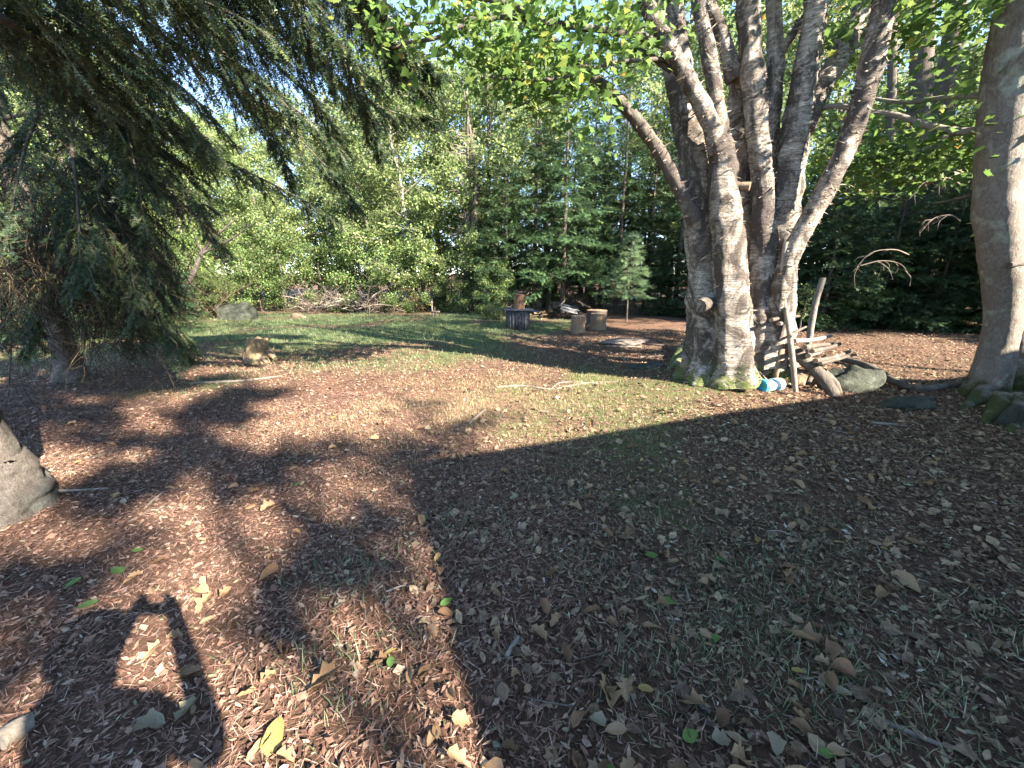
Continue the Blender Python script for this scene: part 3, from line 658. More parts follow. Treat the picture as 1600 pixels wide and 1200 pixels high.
# ------------------------------------------------------------------ big spruces on the left
def big_spruce(name, base, lean, H, tr, boughs, label, barkm, seed, dens=1.0, z0=1.2, dead=None, fill=True, nb=46):
    """boughs: list of paths (world points); further boughs are filled in higher up"""
    global rng
    rng = np.random.default_rng(seed)
    root = empty(name, base, label, 'tree')
    b = np.array(base, float); top = b+np.array([lean[0], lean[1], H])
    tp = [b-[0, 0, .2], b+[0, 0, .02], b+[lean[0]*.01, 0, .14], b+[lean[0]*.02, 0, .34], b+[lean[0]*.06, lean[1]*.05, .8], b*.5+top*.5, top]
    obj('trunk', tube(tp, [tr*2.1, tr*1.6, tr*1.32, tr*1.14, tr*1.0, tr*.62, .03], 36, 14, .16, 6, seed, flute=.05), M[barkm], root)
    paths = [np.array(p) for p in boughs]; nvis = len(paths)
    if fill:
        for k in range(nb):
            z = z0+(H*.97-z0)*((k+rng.random())/nb)**1.15; t = z/H; az = k*2.399+rng.normal()*.25
            L = (1-t)**.7*3.6*rng.uniform(.65, 1.15)+.2
            s = b+(top-b)*t; h = np.array([math.cos(az), math.sin(az), 0]); q = np.linspace(0, 1, 6)
            P = s+h*(q*L)[:, None]; P[:, 2] += (.10+.3*t)*q*L-.42*L*q**2+.16*L*q**4
            paths.append(P)
    TA, TD, TL, bt, sA, sB = [], [], [], [], [], []
    for pi_, P in enumerate(paths):
        Lp = np.linalg.norm(np.diff(P, axis=0), axis=1).sum()
        bt += tube(P, np.linspace(.007+.006*Lp, .003, len(P)), 6, 4, .1, 8, cap=False)
        S, _ = smooth_path(P, np.ones(len(P)), 5); n = len(S)
        ns = int(Lp*(26*dens if pi_ < nvis else 7))
        for _ in range(ns):
            u = rng.uniform(.15, .99); i_ = int(u*(n-1)); p0 = S[i_]; tg = unit(S[min(i_+1, n-1)]-S[max(i_-1, 0)])
            sd = rng.choice([-1, 1]); side = unit(np.cross(tg, [0, 0, 1.]))*sd
            d0 = unit(tg*rng.uniform(.5, 1.1)+side*rng.uniform(.4, 1.)+np.array([0, 0, rng.uniform(-.75, -.05)]))
            L2 = (.22+.55*(1-u)*min(1, Lp/2.5))*rng.uniform(.6, 1.2)
            k2 = max(2, int(L2/.075)); cur = p0.copy(); dd = d0.copy()
            for w_ in range(k2):
                nxt = cur+dd*L2/k2; sA.append(cur); sB.append(nxt)
                for _s in range(2):
                    s2 = unit(np.cross(dd, [0, 0, 1.]))*(1 if _s else -1)
                    TA.append(cur+dd*L2/k2*rng.random()); TD.append(unit(dd*.8+s2*rng.uniform(.3, .9)+rng.normal(size=3)*.2+[0, 0, -.15])); TL.append(rng.uniform(.09, .17))
                TA.append(cur); TD.append(dd); TL.append(L2/k2*1.3)
                cur = nxt; dd = unit(dd+np.array([0, 0, -.10])+rng.normal(size=3)*.08)
    obj('boughs', bt+[prism_tubes(np.array(sA), np.array(sB), .0045, .0035)], M['dark_bark'], root)['kind'] = 'stuff'
    TA, TD, TL = np.array(TA), unit(np.array(TD)), np.array(TL)
    up = unit(np.array([0, 0, 1.])+rng.normal(size=(len(TA), 3))*.5)
    o = obj('needles', [scatter(*TW_NEAR, TA, frames(TD, up), TL)], M['spruce'], root); o['kind'] = 'stuff'
    print(name, 'twigs', len(TA))
    if dead:
        A_, B_, r_ = [], [], []
        for (p0, p1, cnt, sp_) in dead:
            p0, p1 = np.array(p0), np.array(p1)
            for _ in range(cnt):
                s = p0+(p1-p0)*rng.random()+rng.normal(size=3)*sp_
                dd = unit((p1-p0)*rng.uniform(.2, 1)/np.linalg.norm(p1-p0)+rng.normal(size=3)*.55+[0, 0, -.35]); cur = s; r0 = rng.uniform(.003, .007)
                for w_ in range(5):
                    nx_ = cur+dd*rng.uniform(.08, .2); A_.append(cur); B_.append(nx_); r_.append(r0*(1-.15*w_))
                    if rng.random() < .8:
                        A_.append(nx_); B_.append(nx_+unit(dd+rng.normal(size=3)*.8)*rng.uniform(.05, .2)); r_.append(.0025)
                    cur = nx_; dd = unit(dd+rng.normal(size=3)*.22+[0, 0, -.06])
        o = obj('dead_twigs', [prism_tubes(np.array(A_), np.array(B_), np.array(r_), np.array(r_)*.8, rng.random(len(A_)))], M['dead_brown'], root); o['kind'] = 'stuff'
    return root
def ppath(l): return [pt(x, y, Yv) for x, y, Yv in l]
# the dark spruce whose trunk stands in the shade
bs1 = [ppath(l) for l in [
  [(110, 130, 5.6), (190, 190, 5.2), (270, 250, 4.9), (330, 330, 4.7)],
  [(110, 250, 5.5), (180, 300, 5.2), (230, 380, 5.0), (260, 480, 4.9), (270, 540, 4.9)],
  [(110, 330, 5.6), (60, 380, 5.0), (30, 440, 4.6), (10, 500, 4.4)],
  [(115, 60, 5.6), (200, 80, 5.6), (300, 150, 5.7), (380, 240, 5.8)],
  [(115, 180, 5.7), (210, 260, 6.0), (300, 330, 6.2), (350, 400, 6.3)],
  [(115, 300, 5.7), (200, 350, 5.9), (260, 420, 6.0), (290, 480, 6.1)],
  [(115, 380, 5.7), (160, 420, 5.3), (200, 480, 5.1), (215, 550, 5.0)],
  [(110, 400, 5.5), (60, 440, 5.1), (30, 500, 4.9), (0, 545, 4.8)],
  [(110, 420, 5.8), (170, 440, 6.2), (220, 490, 6.6), (250, 530, 6.8)],
  [(95, 120, 5.5), (70, 160, 4.9), (40, 230, 4.4), (20, 320, 4.1), (10, 380, 4.0)],
  [(95, 180, 5.5), (110, 220, 4.8), (120, 300, 4.4), (125, 400, 4.2), (128, 450, 4.2)],
  [(95, 80, 5.5), (140, 110, 4.9), (190, 180, 4.5), (215, 280, 4.3), (225, 350, 4.25)],
  [(100, 230, 5.5), (150, 280, 4.9), (190, 360, 4.6), (210, 450, 4.5), (215, 500, 4.5)],
  [(100, 300, 5.5), (70, 340, 4.8), (60, 420, 4.5), (55, 500, 4.4), (55, 540, 4.4)],
  [(100, 330, 5.5), (150, 380, 5.0), (230, 440, 4.9), (280, 520, 4.9), (290, 560, 4.9)],
  [(95, 20, 5.5), (60, 40, 4.8), (10, 100, 4.3), (-20, 200, 4.0)],
  [(110, 200, 5.6), (200, 230, 5.6), (290, 300, 5.7), (360, 400, 5.8)]]]
dead1 = [(pt(90, 250, 5.3), pt(230, 420, 4.7), 330, .28), (pt(20, 230, 4.9), pt(140, 470, 4.6), 380, .3), (pt(60, 400, 5.2), pt(220, 500, 4.8), 240, .2), (pt(0, 330, 4.5), pt(60, 500, 4.4), 200, .25), (pt(180, 200, 5.3), pt(260, 330, 5.0), 140, .2)]
sp1 = big_spruce('spruce_tree', at(115, 592), (.1, .1), 13, .13, bs1, 'dark spruce with dead brown lower twigs over shaded ground', 'dark_bark', 201, .95, 3.2, dead1, nb=40)
# the near spruce whose sunlit foot stands at the edge of the picture
bs2 = [ppath(l) for l in [
  [(-60, -250, 2.6), (120, -160, 3.2), (300, 40, 3.6), (410, 130, 3.9), (500, 200, 4.1), (520, 225, 4.15)],
  [(-60, -420, 2.6), (200, -330, 3.2), (420, -90, 3.7), (520, 60, 4.0), (600, 150, 4.2)],
  [(-60, -420, 2.6), (220, -420, 3.4), (480, -160, 4.2), (600, 20, 4.7), (640, 90, 4.9)],
  [(-60, -300, 2.6), (160, -260, 3.6), (330, -60, 4.4), (480, 90, 5.0), (600, 170, 5.4), (690, 190, 5.6)],
  [(-60, -160, 2.6), (100, -60, 3.6), (260, 60, 4.4), (400, 160, 5.0), (510, 260, 5.3), (560, 330, 5.5)],
  [(-60, -100, 2.6), (60, 0, 3.2), (160, 60, 3.6), (280, 170, 3.9), (350, 260, 4.1)],
  [(-60, -200, 2.6), (90, -120, 3.0), (220, -40, 3.3), (360, 20, 3.5), (430, 60, 3.6)],
  [(-60, -260, 2.6), (150, -240, 3.4), (380, -120, 4.4), (520, -10, 5.2), (620, 110, 5.8), (700, 160, 6.0)],
  [(-60, 0, 2.6), (60, 60, 3.5), (200, 160, 4.4), (330, 240, 5.2), (450, 300, 5.8), (540, 350, 6.2)],
  [(-60, -380, 2.6), (230, -300, 3.8), (420, -150, 4.9), (560, 20, 5.8), (640, 120, 6.2)],
  [(-60, -330, 2.6), (180, -300, 3.6), (350, -180, 4.4), (470, -20, 5.0), (540, 90, 5.4), (580, 200, 5.6)],
  [(-60, -450, 2.6), (250, -400, 3.6), (450, -200, 4.3), (560, -30, 4.7), (610, 60, 4.9), (630, 130, 5.0)],
  [(-60, -300, 2.6), (200, -280, 3.3), (380, -120, 3.9), (460, 10, 4.2), (510, 110, 4.4)],
  [(-60, -450, 2.6), (260, -380, 4.0), (460, -160, 5.0), (570, 0, 5.5), (650, 80, 5.8), (690, 120, 6)],
  [(-60, -260, 2.6), (150, -200, 3.6), (300, -30, 4.6), (420, 90, 5.3), (500, 170, 5.7), (540, 240, 5.9)],
  [(-60, -330, 2.6), (180, -260, 3.8), (360, -60, 4.9), (470, 60, 5.6), (560, 170, 6.1), (600, 250, 6.3)],
  [(-60, -100, 2.6), (40, -60, 3.3), (130, 20, 4.0), (210, 110, 4.6), (270, 210, 5.0)],
  [(-60, -60, 2.6), (20, 0, 3.2), (80, 80, 3.8), (130, 190, 4.2)],
  [(-60, -200, 2.6), (120, -150, 3.9), (250, -40, 5.0), (350, 80, 5.8), (420, 200, 6.2), (460, 290, 6.4)]]]
sp2 = big_spruce('spruce_tree', at(-8, 792), (-.55, .1), 15, .19, bs2, 'tall near spruce with sunlit pale trunk foot and long drooping boughs', 'spruce_bark', 202, 1.25, 4.6, None, nb=26)

# ------------------------------------------------------------------ woods round the clearing
def wx(px, Y): return (px-800)/627.0*Y
LG = 'bright leafy trees behind the clearing'; FG = 'firs behind the stump seats'
T1 = leafy_tree(301, 10, 2.7, 17000, .135, label='bright green leafy tree at the back edge of the grass', group=LG)
T2 = leafy_tree(302, 11, 3.1, 15000, .165, clear=.06, label='bright green leafy tree at the back edge of the grass', group=LG, barkm='pale_bark', tr=.1)
T3 = leafy_tree(303, 9, 2.4, 20000, .105, clear=.25, label='bright green leafy tree at the back edge of the grass', group=LG, tr=.09)
place(T1, wx(690, 19.5), 19.5, .4); place(T2, wx(640, 18.2), 18.2, 2.0, .95); place(T3, wx(430, 18.5), 18.5, 1.0, .85)
k = 0
def woods(px, kind):
    if kind == 'front': return 'bright leafy tree behind the dark spruce' if px < 200 else 'bright leafy tree behind the boulder and leaning trunk' if px < 440 else 'bright leafy tree behind the wide grey branch pile' if px < 600 else 'bright leafy tree behind the low twig pile and stake'
    if kind == 'second': return 'tall second-row leafy tree behind the dark spruce' if px < 340 else 'tall second-row leafy tree above the branch piles' if px < 700 else 'tall second-row leafy tree above the firs of the stump seats' if px < 1070 else 'tall second-row leafy tree seen between the birch stems' if px < 1270 else 'tall second-row leafy tree above the short firs'
    if kind == 'fir': return 'dark green fir behind the board table' if px < 870 else 'dark green fir behind the stump seats' if px < 980 else 'dark green fir by the shaded path left of the birch'
    if kind == 'short': return 'short shaded fir left of the birch' if px < 1150 else 'short shaded fir behind the log rail and stake' if px < 1350 else 'short shaded fir behind the bleached branch tangle' if px < 1500 else 'short shaded fir behind the grey maple'
    return 'leafy shrub behind the boulder' if px < 420 else 'leafy shrub behind the wide grey branch pile' if px < 600 else 'leafy shrub left of the board table'
T1['label'] = woods(690, 'front'); T2['label'] = woods(640, 'front'); T3['label'] = woods(430, 'front')
for px, Yv, s in [(230, 19, 1.0), (310, 18, .8), (365, 20.5, .85), (500, 19.5, .78), (555, 21, .85), (590, 18.0, .8), (745, 18.5, 1.0), (150, 17, 1.05), (60, 18, 1.1), (-40, 15, 1.1), (100, 22, 1.2)]:
    dup([T1, T2, T3][k % 3], wx(px, Yv), Yv, k*1.3, s, label=woods(px, 'front')); k += 1
BGR = 'tall leafy trees in the second row of the woods'; BGL = 'tall leafy tree of the second row, behind the front trees'
for px, Yv, s in [(-60, 22, 1.2), (20, 27, 1.3), (170, 26, 1.25), (280, 30, 1.0), (430, 32, 1.0), (560, 31, 1.0), (330, 25, 1.0), (395, 26, 1.05), (480, 25, 1.02), (545, 24, 1.05), (610, 25, 1.15), (230, 24, 1.1), (660, 25, 1.35), (730, 26, 1.4), (800, 25, 1.4), (870, 24, 1.4), (950, 23, 1.4), (1040, 22, 1.4), (1110, 19, 1.25), (1180, 21, 1.3), (1260, 20, 1.3), (1340, 19, 1.1), (1420, 21, 1.05), (1500, 18, 1.25), (1580, 16, 1.2), (1680, 14, 1.2), (1120, 28, 1.6), (1300, 29, 1.5), (1480, 28, 1.6), (1600, 24, 1.5)]:
    dup([T1, T2, T3][k % 3], wx(px, Yv), Yv, k*1.7, s, label=woods(px, 'second'), group=BGR); k += 1
F1 = fir_tree(311, 9.5, 2.0, .9, 'dark green fir behind the stump seats', FG, dens=1.25, dead=1.6)
F2 = fir_tree(312, 8.0, 1.7, .5, 'dark green fir behind the stump seats', FG, dens=1.25, tr=.07, dead=1.2)
F3 = fir_tree(313, 5.0, 1.5, .3, 'short shaded fir behind the birch and the grey maple', 'short firs in the shaded woods', dens=1.2, tr=.05)
place(F1, wx(880, 15.8), 15.8, .3); place(F2, wx(790, 15.6), 15.6, 1.2, .9); place(F3, wx(1300, 11.5), 11.5, 0)
for q_, (px, Yv, s) in enumerate([(835, 16.2, 1.0), (920, 17.2, 1.05), (965, 16.5, .95), (1010, 17.5, 1.05), (1060, 15.5, .95), (1100, 17, 1.0), (765, 18, .95), (850, 19, 1.15), (940, 20, 1.2)]):
    dup([F1, F2][q_ % 2], wx(px, Yv), Yv, q_*1.9, s, label=woods(px, 'fir'))
for q_, (px, Yv, s) in enumerate([(1250, 13, .95), (1340, 12.6, 1.0), (1385, 11.8, .9), (1430, 12.6, 1.0), (1475, 11.6, .95), (1520, 12.2, 1.05), (1570, 11.0, 1), (1215, 12.6, .85), (1030, 15.2, .55), (1080, 14.6, .6), (1360, 15, 1.25), (1450, 15, 1.3), (1540, 14, 1.3), (1270, 15.5, 1.3), (1190, 15.5, 1.2), (1640, 10.5, 1.1), (1140, 15, .8)]):
    dup(F3, wx(px, Yv), Yv, q_*2.2, s, label=woods(px, 'short'))
for q_, (px, Yv, s) in enumerate([(40, 9.8, .8), (120, 9.5, .7), (-40, 9, .9), (190, 11.5, .7), (230, 9.6, .35), (265, 11.0, .5)]):
    dup(F3, wx(px, Yv), Yv, q_*2.2, s, label='short fir growing beside the dark spruce', group='short firs by the dark spruce')
P1 = fir_tree(321, 3.6, 1.2, 1.2, 'young pine with long soft pale needles by the shaded path', name='pine_sapling', dens=.8, mat='pine', tr=.035, tw=PINE)
place(P1, wx(985, 13.4), 13.4, .5, .82)
S1 = leafy_tree(331, 2.6, 1.2, 7000, .085, clear=.03, limbs=22, label='leafy shrub along the back of the grass', group='shrubs along the back of the grass', mat='leaf_shrub', tr=.04, name='leafy_shrub', thin=.12)
place(S1, wx(610, 17), 17, 0)
for q_, (px, Yv, s) in enumerate([(660, 17.2, 1.0), (705, 16.8, .8), (560, 17.6, 1.2), (500, 17.8, 1.0), (440, 17.2, 1.1), (400, 16.8, .9), (350, 17.6, 1.2), (300, 16, 1.1), (745, 16.4, 1.0), (240, 14, 1.1), (200, 13, 1.0), (770, 15.3, .7), (320, 14.5, .6)]):
    dup(S1, wx(px, Yv), Yv, q_*2.0, s, label=woods(px, 'shrub'))
S1['label'] = woods(610, 'shrub'); F1['label'] = woods(880, 'fir'); F2['label'] = woods(790, 'fir'); F3['label'] = woods(1300, 'short')
for q_ in range(15):
    px = -60+q_*118; Yv = 25+3*(q_ % 3)
    dup(S1, wx(px, Yv), Yv, q_*1.1, 2.3, label='dense undergrowth bush deep in the woods behind the clearing', group='undergrowth bushes in the woods')
SAP = leafy_tree(341, 1.35, .35, 260, .09, clear=.3, limbs=10, label='spindly young sapling beside the rail of firewood sticks', mat='leaf_shrub', tr=.012, name='sapling', thin=.06)
sx_, sy_, _ = at(1246, 520); place(SAP, sx_, sy_)
for q_, (px, py, s) in enumerate([(1300, 450, .45), (700, 494, .35), (1270, 470, .4)]):
    pass
# slim trunks behind the stump seats and in the dark woods
for q_, (px, py, top, wd, lean) in enumerate([(858, 488, 130, 11, -18), (906, 476, 120, 8, 0), (922, 476, 60, 16, 4), (950, 472, 100, 9, -6), (1012, 470, 120, 8, 8), (735, 488, 80, 14, -14), (725, 488, 100, 8, 6), (1045, 472, 90, 9, 3)]):
    a = at(px, py); Yv = a[1]; r0 = .5*wd*mpp(px, py, Yv)
    root = empty('slim_tree', a, 'slim bare-stemmed tree in the dim wood behind the clearing', 'tree', 'slim bare stems in the wood')
    tp = pt(px+lean, top, Yv); tp = a+(tp-a)*(8.5/max(tp[2], 3.0))
    obj('trunk', tube([a-[0, 0, .1], a*.75+tp*.25+[rng.normal()*.08, 0, 0], a*.4+tp*.6+[rng.normal()*.14, 0, 0], tp], [r0*1.1, r0*.85, r0*.5, r0*.12], 8, 6, .08, 5, q_), M['dark_bark'], root)
    m = 130; u = rng.random(m)*.8+.02; A_ = a+(tp-a)*u[:, None]; dd = unit(rng.normal(size=(m, 3))*[1, 1, .25]); B_ = A_+dd*rng.uniform(.2, .8, m)[:, None]
    m2 = 320; kk = rng.integers(0, m, m2); A2 = A_[kk]+(B_[kk]-A_[kk])*rng.uniform(.3, 1, m2)[:, None]; B2 = A2+unit(dd[kk]+rng.normal(size=(m2, 3))*.7)*rng.uniform(.1, .35, m2)[:, None]
    obj('dead_twigs', [prism_tubes(np.concatenate([A_, A2]), np.concatenate([B_, B2]), .006, .003, rng.random(m+m2))], M['pink_twigs'], root)['kind'] = 'stuff'
# thick dark trunks high behind the maple
for q_, (px, b, Yv, wd, lean, lab) in enumerate([(1448, (1440, 460), 13.5, 30, 8, 'dark straight trunk rising behind the grey maple'), (1490, (1450, 465), 14, 26, 60, 'leaning dark trunk rising behind the grey maple'), (1395, (1385, 465), 13, 12, 8, 'thin crooked dark trunk rising behind the grey maple')]):
    a = pt(b[0], b[1], Yv); a[2] = hz(a[0], a[1]); tp = pt(px+lean*.3, -80, Yv); r0 = .5*wd*mpp(px, 60, Yv)
    root = empty('dark_tree', a, lab, 'tree'); m1 = a*.5+tp*.5+np.array([rng.normal()*.12, 0, 0])
    obj('trunk', tube([a-[0, 0, .1], m1, tp, tp+(tp-m1)*.6], [r0*1.3, r0*1.05, r0*.8, r0*.4], 12, 8, .1, 5, q_), M['dark_bark'], root)
    for z_ in range(5):
        u = rng.uniform(.5, 1); s = a+(tp-a)*u; dd = unit(rng.normal(size=3)*[1, .6, .4])
        obj('branch', tube([s, s+dd*.5+[0, 0, .1], s+dd*1.1+[0, 0, rng.normal()*.15]], [.025, .018, .006], 6, 4, .1, 5, z_), M['dark_bark'], root)
# trees outside the frame to the right and behind: their shade falls on the clearing
OGL = 'leafy tree beside the house, shading the clearing'; OG = 'shade trees round the house'
for q_, (x_, y_, s, z_) in enumerate([(14.5, 8.5, 1.15, 0), (17, 11.5, 1.3, 2), (18, 6, 1.2, 0), ]):
    dup([T1, T2, T3][z_], x_, y_, q_*2.1, s, label=OGL, group=OG)

DT = leafy_tree(351, 10.8, 2.9, 9000, .15, clear=.76, limbs=14, label='thinly leaved tree close beside the house end, dappling the litter', name='leafy_tree', thin=.10, tmpl=LEAF)
place(DT, 3.0, -4.1, .6)
DT2 = leafy_tree(352, 15, 2.2, 5600, .17, clear=.66, limbs=17, label='tall narrow thinly leaved tree behind the middle of the house', name='leafy_tree', thin=.10, tmpl=LEAF, tr=.15)
place(DT2, 10.4, -7.9, 1.0)
dup(DT2, 17.4, -2.4, 2.0, 1.2, label='tall thinly leaved tree beyond the far end of the house')

# leaning trunk, bushes and boulder at the left back
a = at(262, 506); root = empty('leaning_tree', a, 'thin grey trunk leaning right beside the mossy boulder', 'tree')
obj('trunk', tube([a-[0, 0, .1], pt(285, 460, a[1]), pt(303, 425, a[1]), pt(322, 385, a[1]), pt(370, 340, a[1])], [.10, .085, .07, .055, .012], 10, 6, .14, 5, 5), M['dark_bark'], root)
for e in [(345, 390), (395, 370), (300, 380)]:
    obj('branch', tube([pt(318, 395, a[1]), pt((318+e[0])/2, (395+e[1])/2-6, a[1]), pt(e[0], e[1]-20, a[1]-.3)], [.04, .03, .01], 6, 4), M['dark_bark'], root)

# ------------------------------------------------------------------ boulders and stones
def rock(name, px, py, wpx, hpx, label, seed, deep=.8, mat='stone'):
    a = at(px, py); m_ = mpp(px, py, a[1]); W, Hh = wpx*m_/2, hpx*m_
    import bmesh
    bm = bmesh.new(); bmesh.ops.create_icosphere(bm, subdivisions=4, radius=1)
    V = np.array([v.co[:] for v in bm.verts]); Fc = np.array([[v.index for v in f.verts] for f in bm.faces]); bm.free()
    k = 1+.32*noise(V*1.3+seed, seed)+.12*noise(V*3.1, seed+1)+.05*noise(V*8, seed+2)
    V = V*k[:, None]; V = V*(1+.18*np.round(2.2*noise(V*1.1, seed+5))/2)[:, None]
    V = V*[W, W*deep, Hh*.95]; V[:, 2] = np.where(V[:, 2] < 0, V[:, 2]*.4, V[:, 2])
    o = obj(name, [(V, Fc)], M[mat], loc=a+[0, W*deep*.6, 0]); return tag(o, label, 'rock')
rock('boulder', 358, 499, 52, 25, 'grey-green boulder at the back of the grass by the leaning trunk', 1)
rock('boulder', 1345, 612, 84, 38, 'low mossy boulder behind the rail of firewood sticks', 2)
rock('stone', 1428, 640, 66, 17, 'flat mossy stone between the fallen limb and the grey maple', 3, .6)
rock('stone', 1592, 668, 44, 26, 'rounded grey stone at the foot of the grey maple', 4)
rock('stone', 1010, 576, 60, 8, 'flat pale stone lying left of the birch roots', 5, .5)
rock('stone', 1252, 600, 26, 14, 'small brown stone under the rail of firewood sticks', 6, mat='stump')
rock('stone', 462, 497, 26, 6, 'low dark hump of stone before the brush pile', 7, mat='stump')

# ------------------------------------------------------------------ wooden table with a log on it
def disc_log(c, r, h, seg=22, rough=.05, seed=0, taper=1.0, flare=1.0):
    c = np.array(c, float)
    return tube([c-[0, 0, .06], c+[0, 0, .02], c+[0, 0, h*.3], c+[0, 0, h*.7], c+[0, 0, h]], [r*flare, r*flare, r, r*taper, r*taper], seg, 4, rough, 6, seed, cap=False, flute=rough*.6)
def log_top(c, r, h, seg, ch):
    V = ch[0][0][-seg:]; cen = V.mean(0); Vt = [cen]; 
    rings = [1.0, .97, .6, .3]; out = []
    for q_ in rings: out.append(cen+(V-cen)*q_+[0, 0, .004 if q_ < 1 else 0])
    Vv = np.concatenate(out+[cen[None]+[0, 0, .005]]); Fq = []
    s = np.arange(seg); sn = (s+1) % seg
    fq = np.concatenate([np.stack([k_*seg+s, k_*seg+sn, (k_+1)*seg+sn, (k_+1)*seg+s], -1) for k_ in range(3)])
    ft = np.stack([3*seg+s, 3*seg+sn, np.full(seg, 4*seg)], -1)
    return [(Vv, fq, .3), (Vv, ft, .1)]
tb = at(809, 516); R_ = .5*37*mpp(809, 516, tb[1]); Ht = 30*mpp(809, 516, tb[1]); tb = tb+[0, R_*.8, 0]
table = empty('board_table', tb, 'round table walled with upright weathered boards, on the grass edge', 'table')
nb_ = 22
for k in range(nb_):
    th = 2*math.pi*k/nb_; wd = 2*math.pi*R_/nb_*.9
    o = obj('board', [box(R_*math.cos(th), R_*math.sin(th), Ht/2-.03, .022, wd, Ht+rng.uniform(-.02, .0)+.04, rotz(th) if False else None)] if False else
            [(lambda b: ((b[0] @ rotz(th).T)+[0, 0, 0], b[1], b[2]))(box(R_+rng.uniform(-.012, .008), 0, Ht/2-.03, .022, wd, Ht+.05+rng.uniform(-.015, .0), jitter=.002))], M['dark_boards'], table, loc=(0, 0, 0))
obj('core', [(lambda ch: ch)(tube([(0, 0, 0), (0, 0, Ht-.03)], [R_*.9, R_*.9], 18, 1)[q_]) for q_ in range(3)], M['dark_boards'], table, loc=(0, 0, 0))
for k in range(6):                              # planks of the top
    x_ = -R_*1.15+(k+.5)*R_*2.3/6; ln = 2*math.sqrt(max(.08, (R_*1.28)**2-x_**2))
    sh = rng.uniform(-.05, .05)
    b = box(0, 0, 0, ln, R_*2.3/6*.96, .028, jitter=.003)
    o = obj('plank', [(b[0] @ rotz(.25).T + (rotz(.25) @ np.array([sh, x_, Ht+.016+rng.uniform(-.003, .006)])), b[1], b[2])], M['weathered'], table, loc=(0, 0, 0))
b = box(0, 0, 0, .5, .2, .03, jitter=.004); obj('plank', [(b[0] @ rotz(.1).T+[R_*1.1, -.1, Ht-.03], b[1], b[2])], M['weathered'], table, loc=(0, 0, 0))
lr = .5*17*mpp(812, 480, tb[1]); lh = 22*mpp(812, 480, tb[1])
lg = empty('upright_log', tb+[.04, 0, Ht+.03], 'short reddish log standing upright on the board table', 'log')
ch = tube([(0, 0, 0), (.01, 0, lh*.5), (.03, 0, lh)], [lr, lr*.96, lr], 18, 5, .06, 6, 8, cap=False); obj('bark', ch, M['rust_log'], lg, loc=(0, 0, 0))
obj('cut_face', log_top(None, lr, lh, 18, ch), M['rust_log'], lg, loc=(0, 0, 0))
# stump seats
def stump_seat(px, py, wpx, hpx, label, seed, mat='stump'):
    a = at(px, py); m_ = mpp(px, py, a[1]); r_ = .5*wpx*m_; h = hpx*m_; a = a+[0, r_*.8, 0]
    root = empty('stump_seat', a, label, 'stump', 'stump seats by the board table')
    ch = disc_log((0, 0, 0), r_, h, 24, .06, seed, 1.0, 1.1); obj('bark', ch, M[mat], root, loc=(0, 0, 0)); obj('cut_face', log_top(None, r_, h, 24, ch), M['cut'], root, loc=(0, 0, 0))
stump_seat(904, 521, 22, 26, 'upright log seat with patchy pale bark, nearest the board table', 1)
stump_seat(936, 516, 24, 25, 'reddish brown upright log seat in front of the dark bench log', 2)
stump_seat(934, 510, 32, 24, 'wide dark upright log behind the reddish log seat', 3, 'dark_bark')
# wood piles behind the table
def pile(px, py, n, spread, L, r, label, mat, seed, rise=.25, name='wood_pile', part='stick'):
    global rng
    rng = np.random.default_rng(seed)
    a = at(px, py); root = empty(name, a, label, 'wood pile')
    for k in range(n):
        u = rng.random()
        c_ = np.array([rng.normal()*spread[0], rng.normal()*spread[1]+.2, 0]); c_[2] = rise*rng.random()*max(0, 1-abs(c_[0])/(2.2*spread[0]))+r
        az = rng.normal()*.5 + (0 if rng.random() < .7 else 1.2); d_ = np.array([math.cos(az), math.sin(az), rng.normal()*.12])*L*rng.uniform(.5, 1)*.5
        obj(part, tube([c_-d_, c_+rng.normal(size=3)*.03, c_+d_], np.array([1, .9, .7])*r*rng.uniform(.5, 1.1), 6, 3, .1, 6, k, tint=rng.random()), M[mat], root, loc=(0, 0, 0))
    return root
pile(848, 497, 26, (.28, .15), .7, .04, 'low heap of dark rotten sticks beside the board table', 'dead_brown', 51)
pile(895, 497, 14, (.22, .15), .6, .055, 'heap of mossy logs carrying weathered slabs', 'stump', 52, .2)
a = at(892, 500); sl_ = empty('slab_stack', a+[0, .2, 0], 'stack of grey weathered slabs tilted on the mossy log heap', 'wood pile')
for k in range(9):
    b = box(0, 0, 0, .8*rng.uniform(.7, 1), .11, .03, jitter=.008); Rm = rotz(-.25+rng.normal()*.08)
    obj('slab', [((b[0] @ np.array([[math.cos(.22), 0, math.sin(.22)], [0, 1, 0], [-math.sin(.22), 0, math.cos(.22)]]).T) @ Rm.T+[rng.normal()*.04, -.28+.085*k, .30+.022*k+rng.uniform(0, .01)], b[1], rng.random())], M['weathered'], sl_, loc=(0, 0, 0))
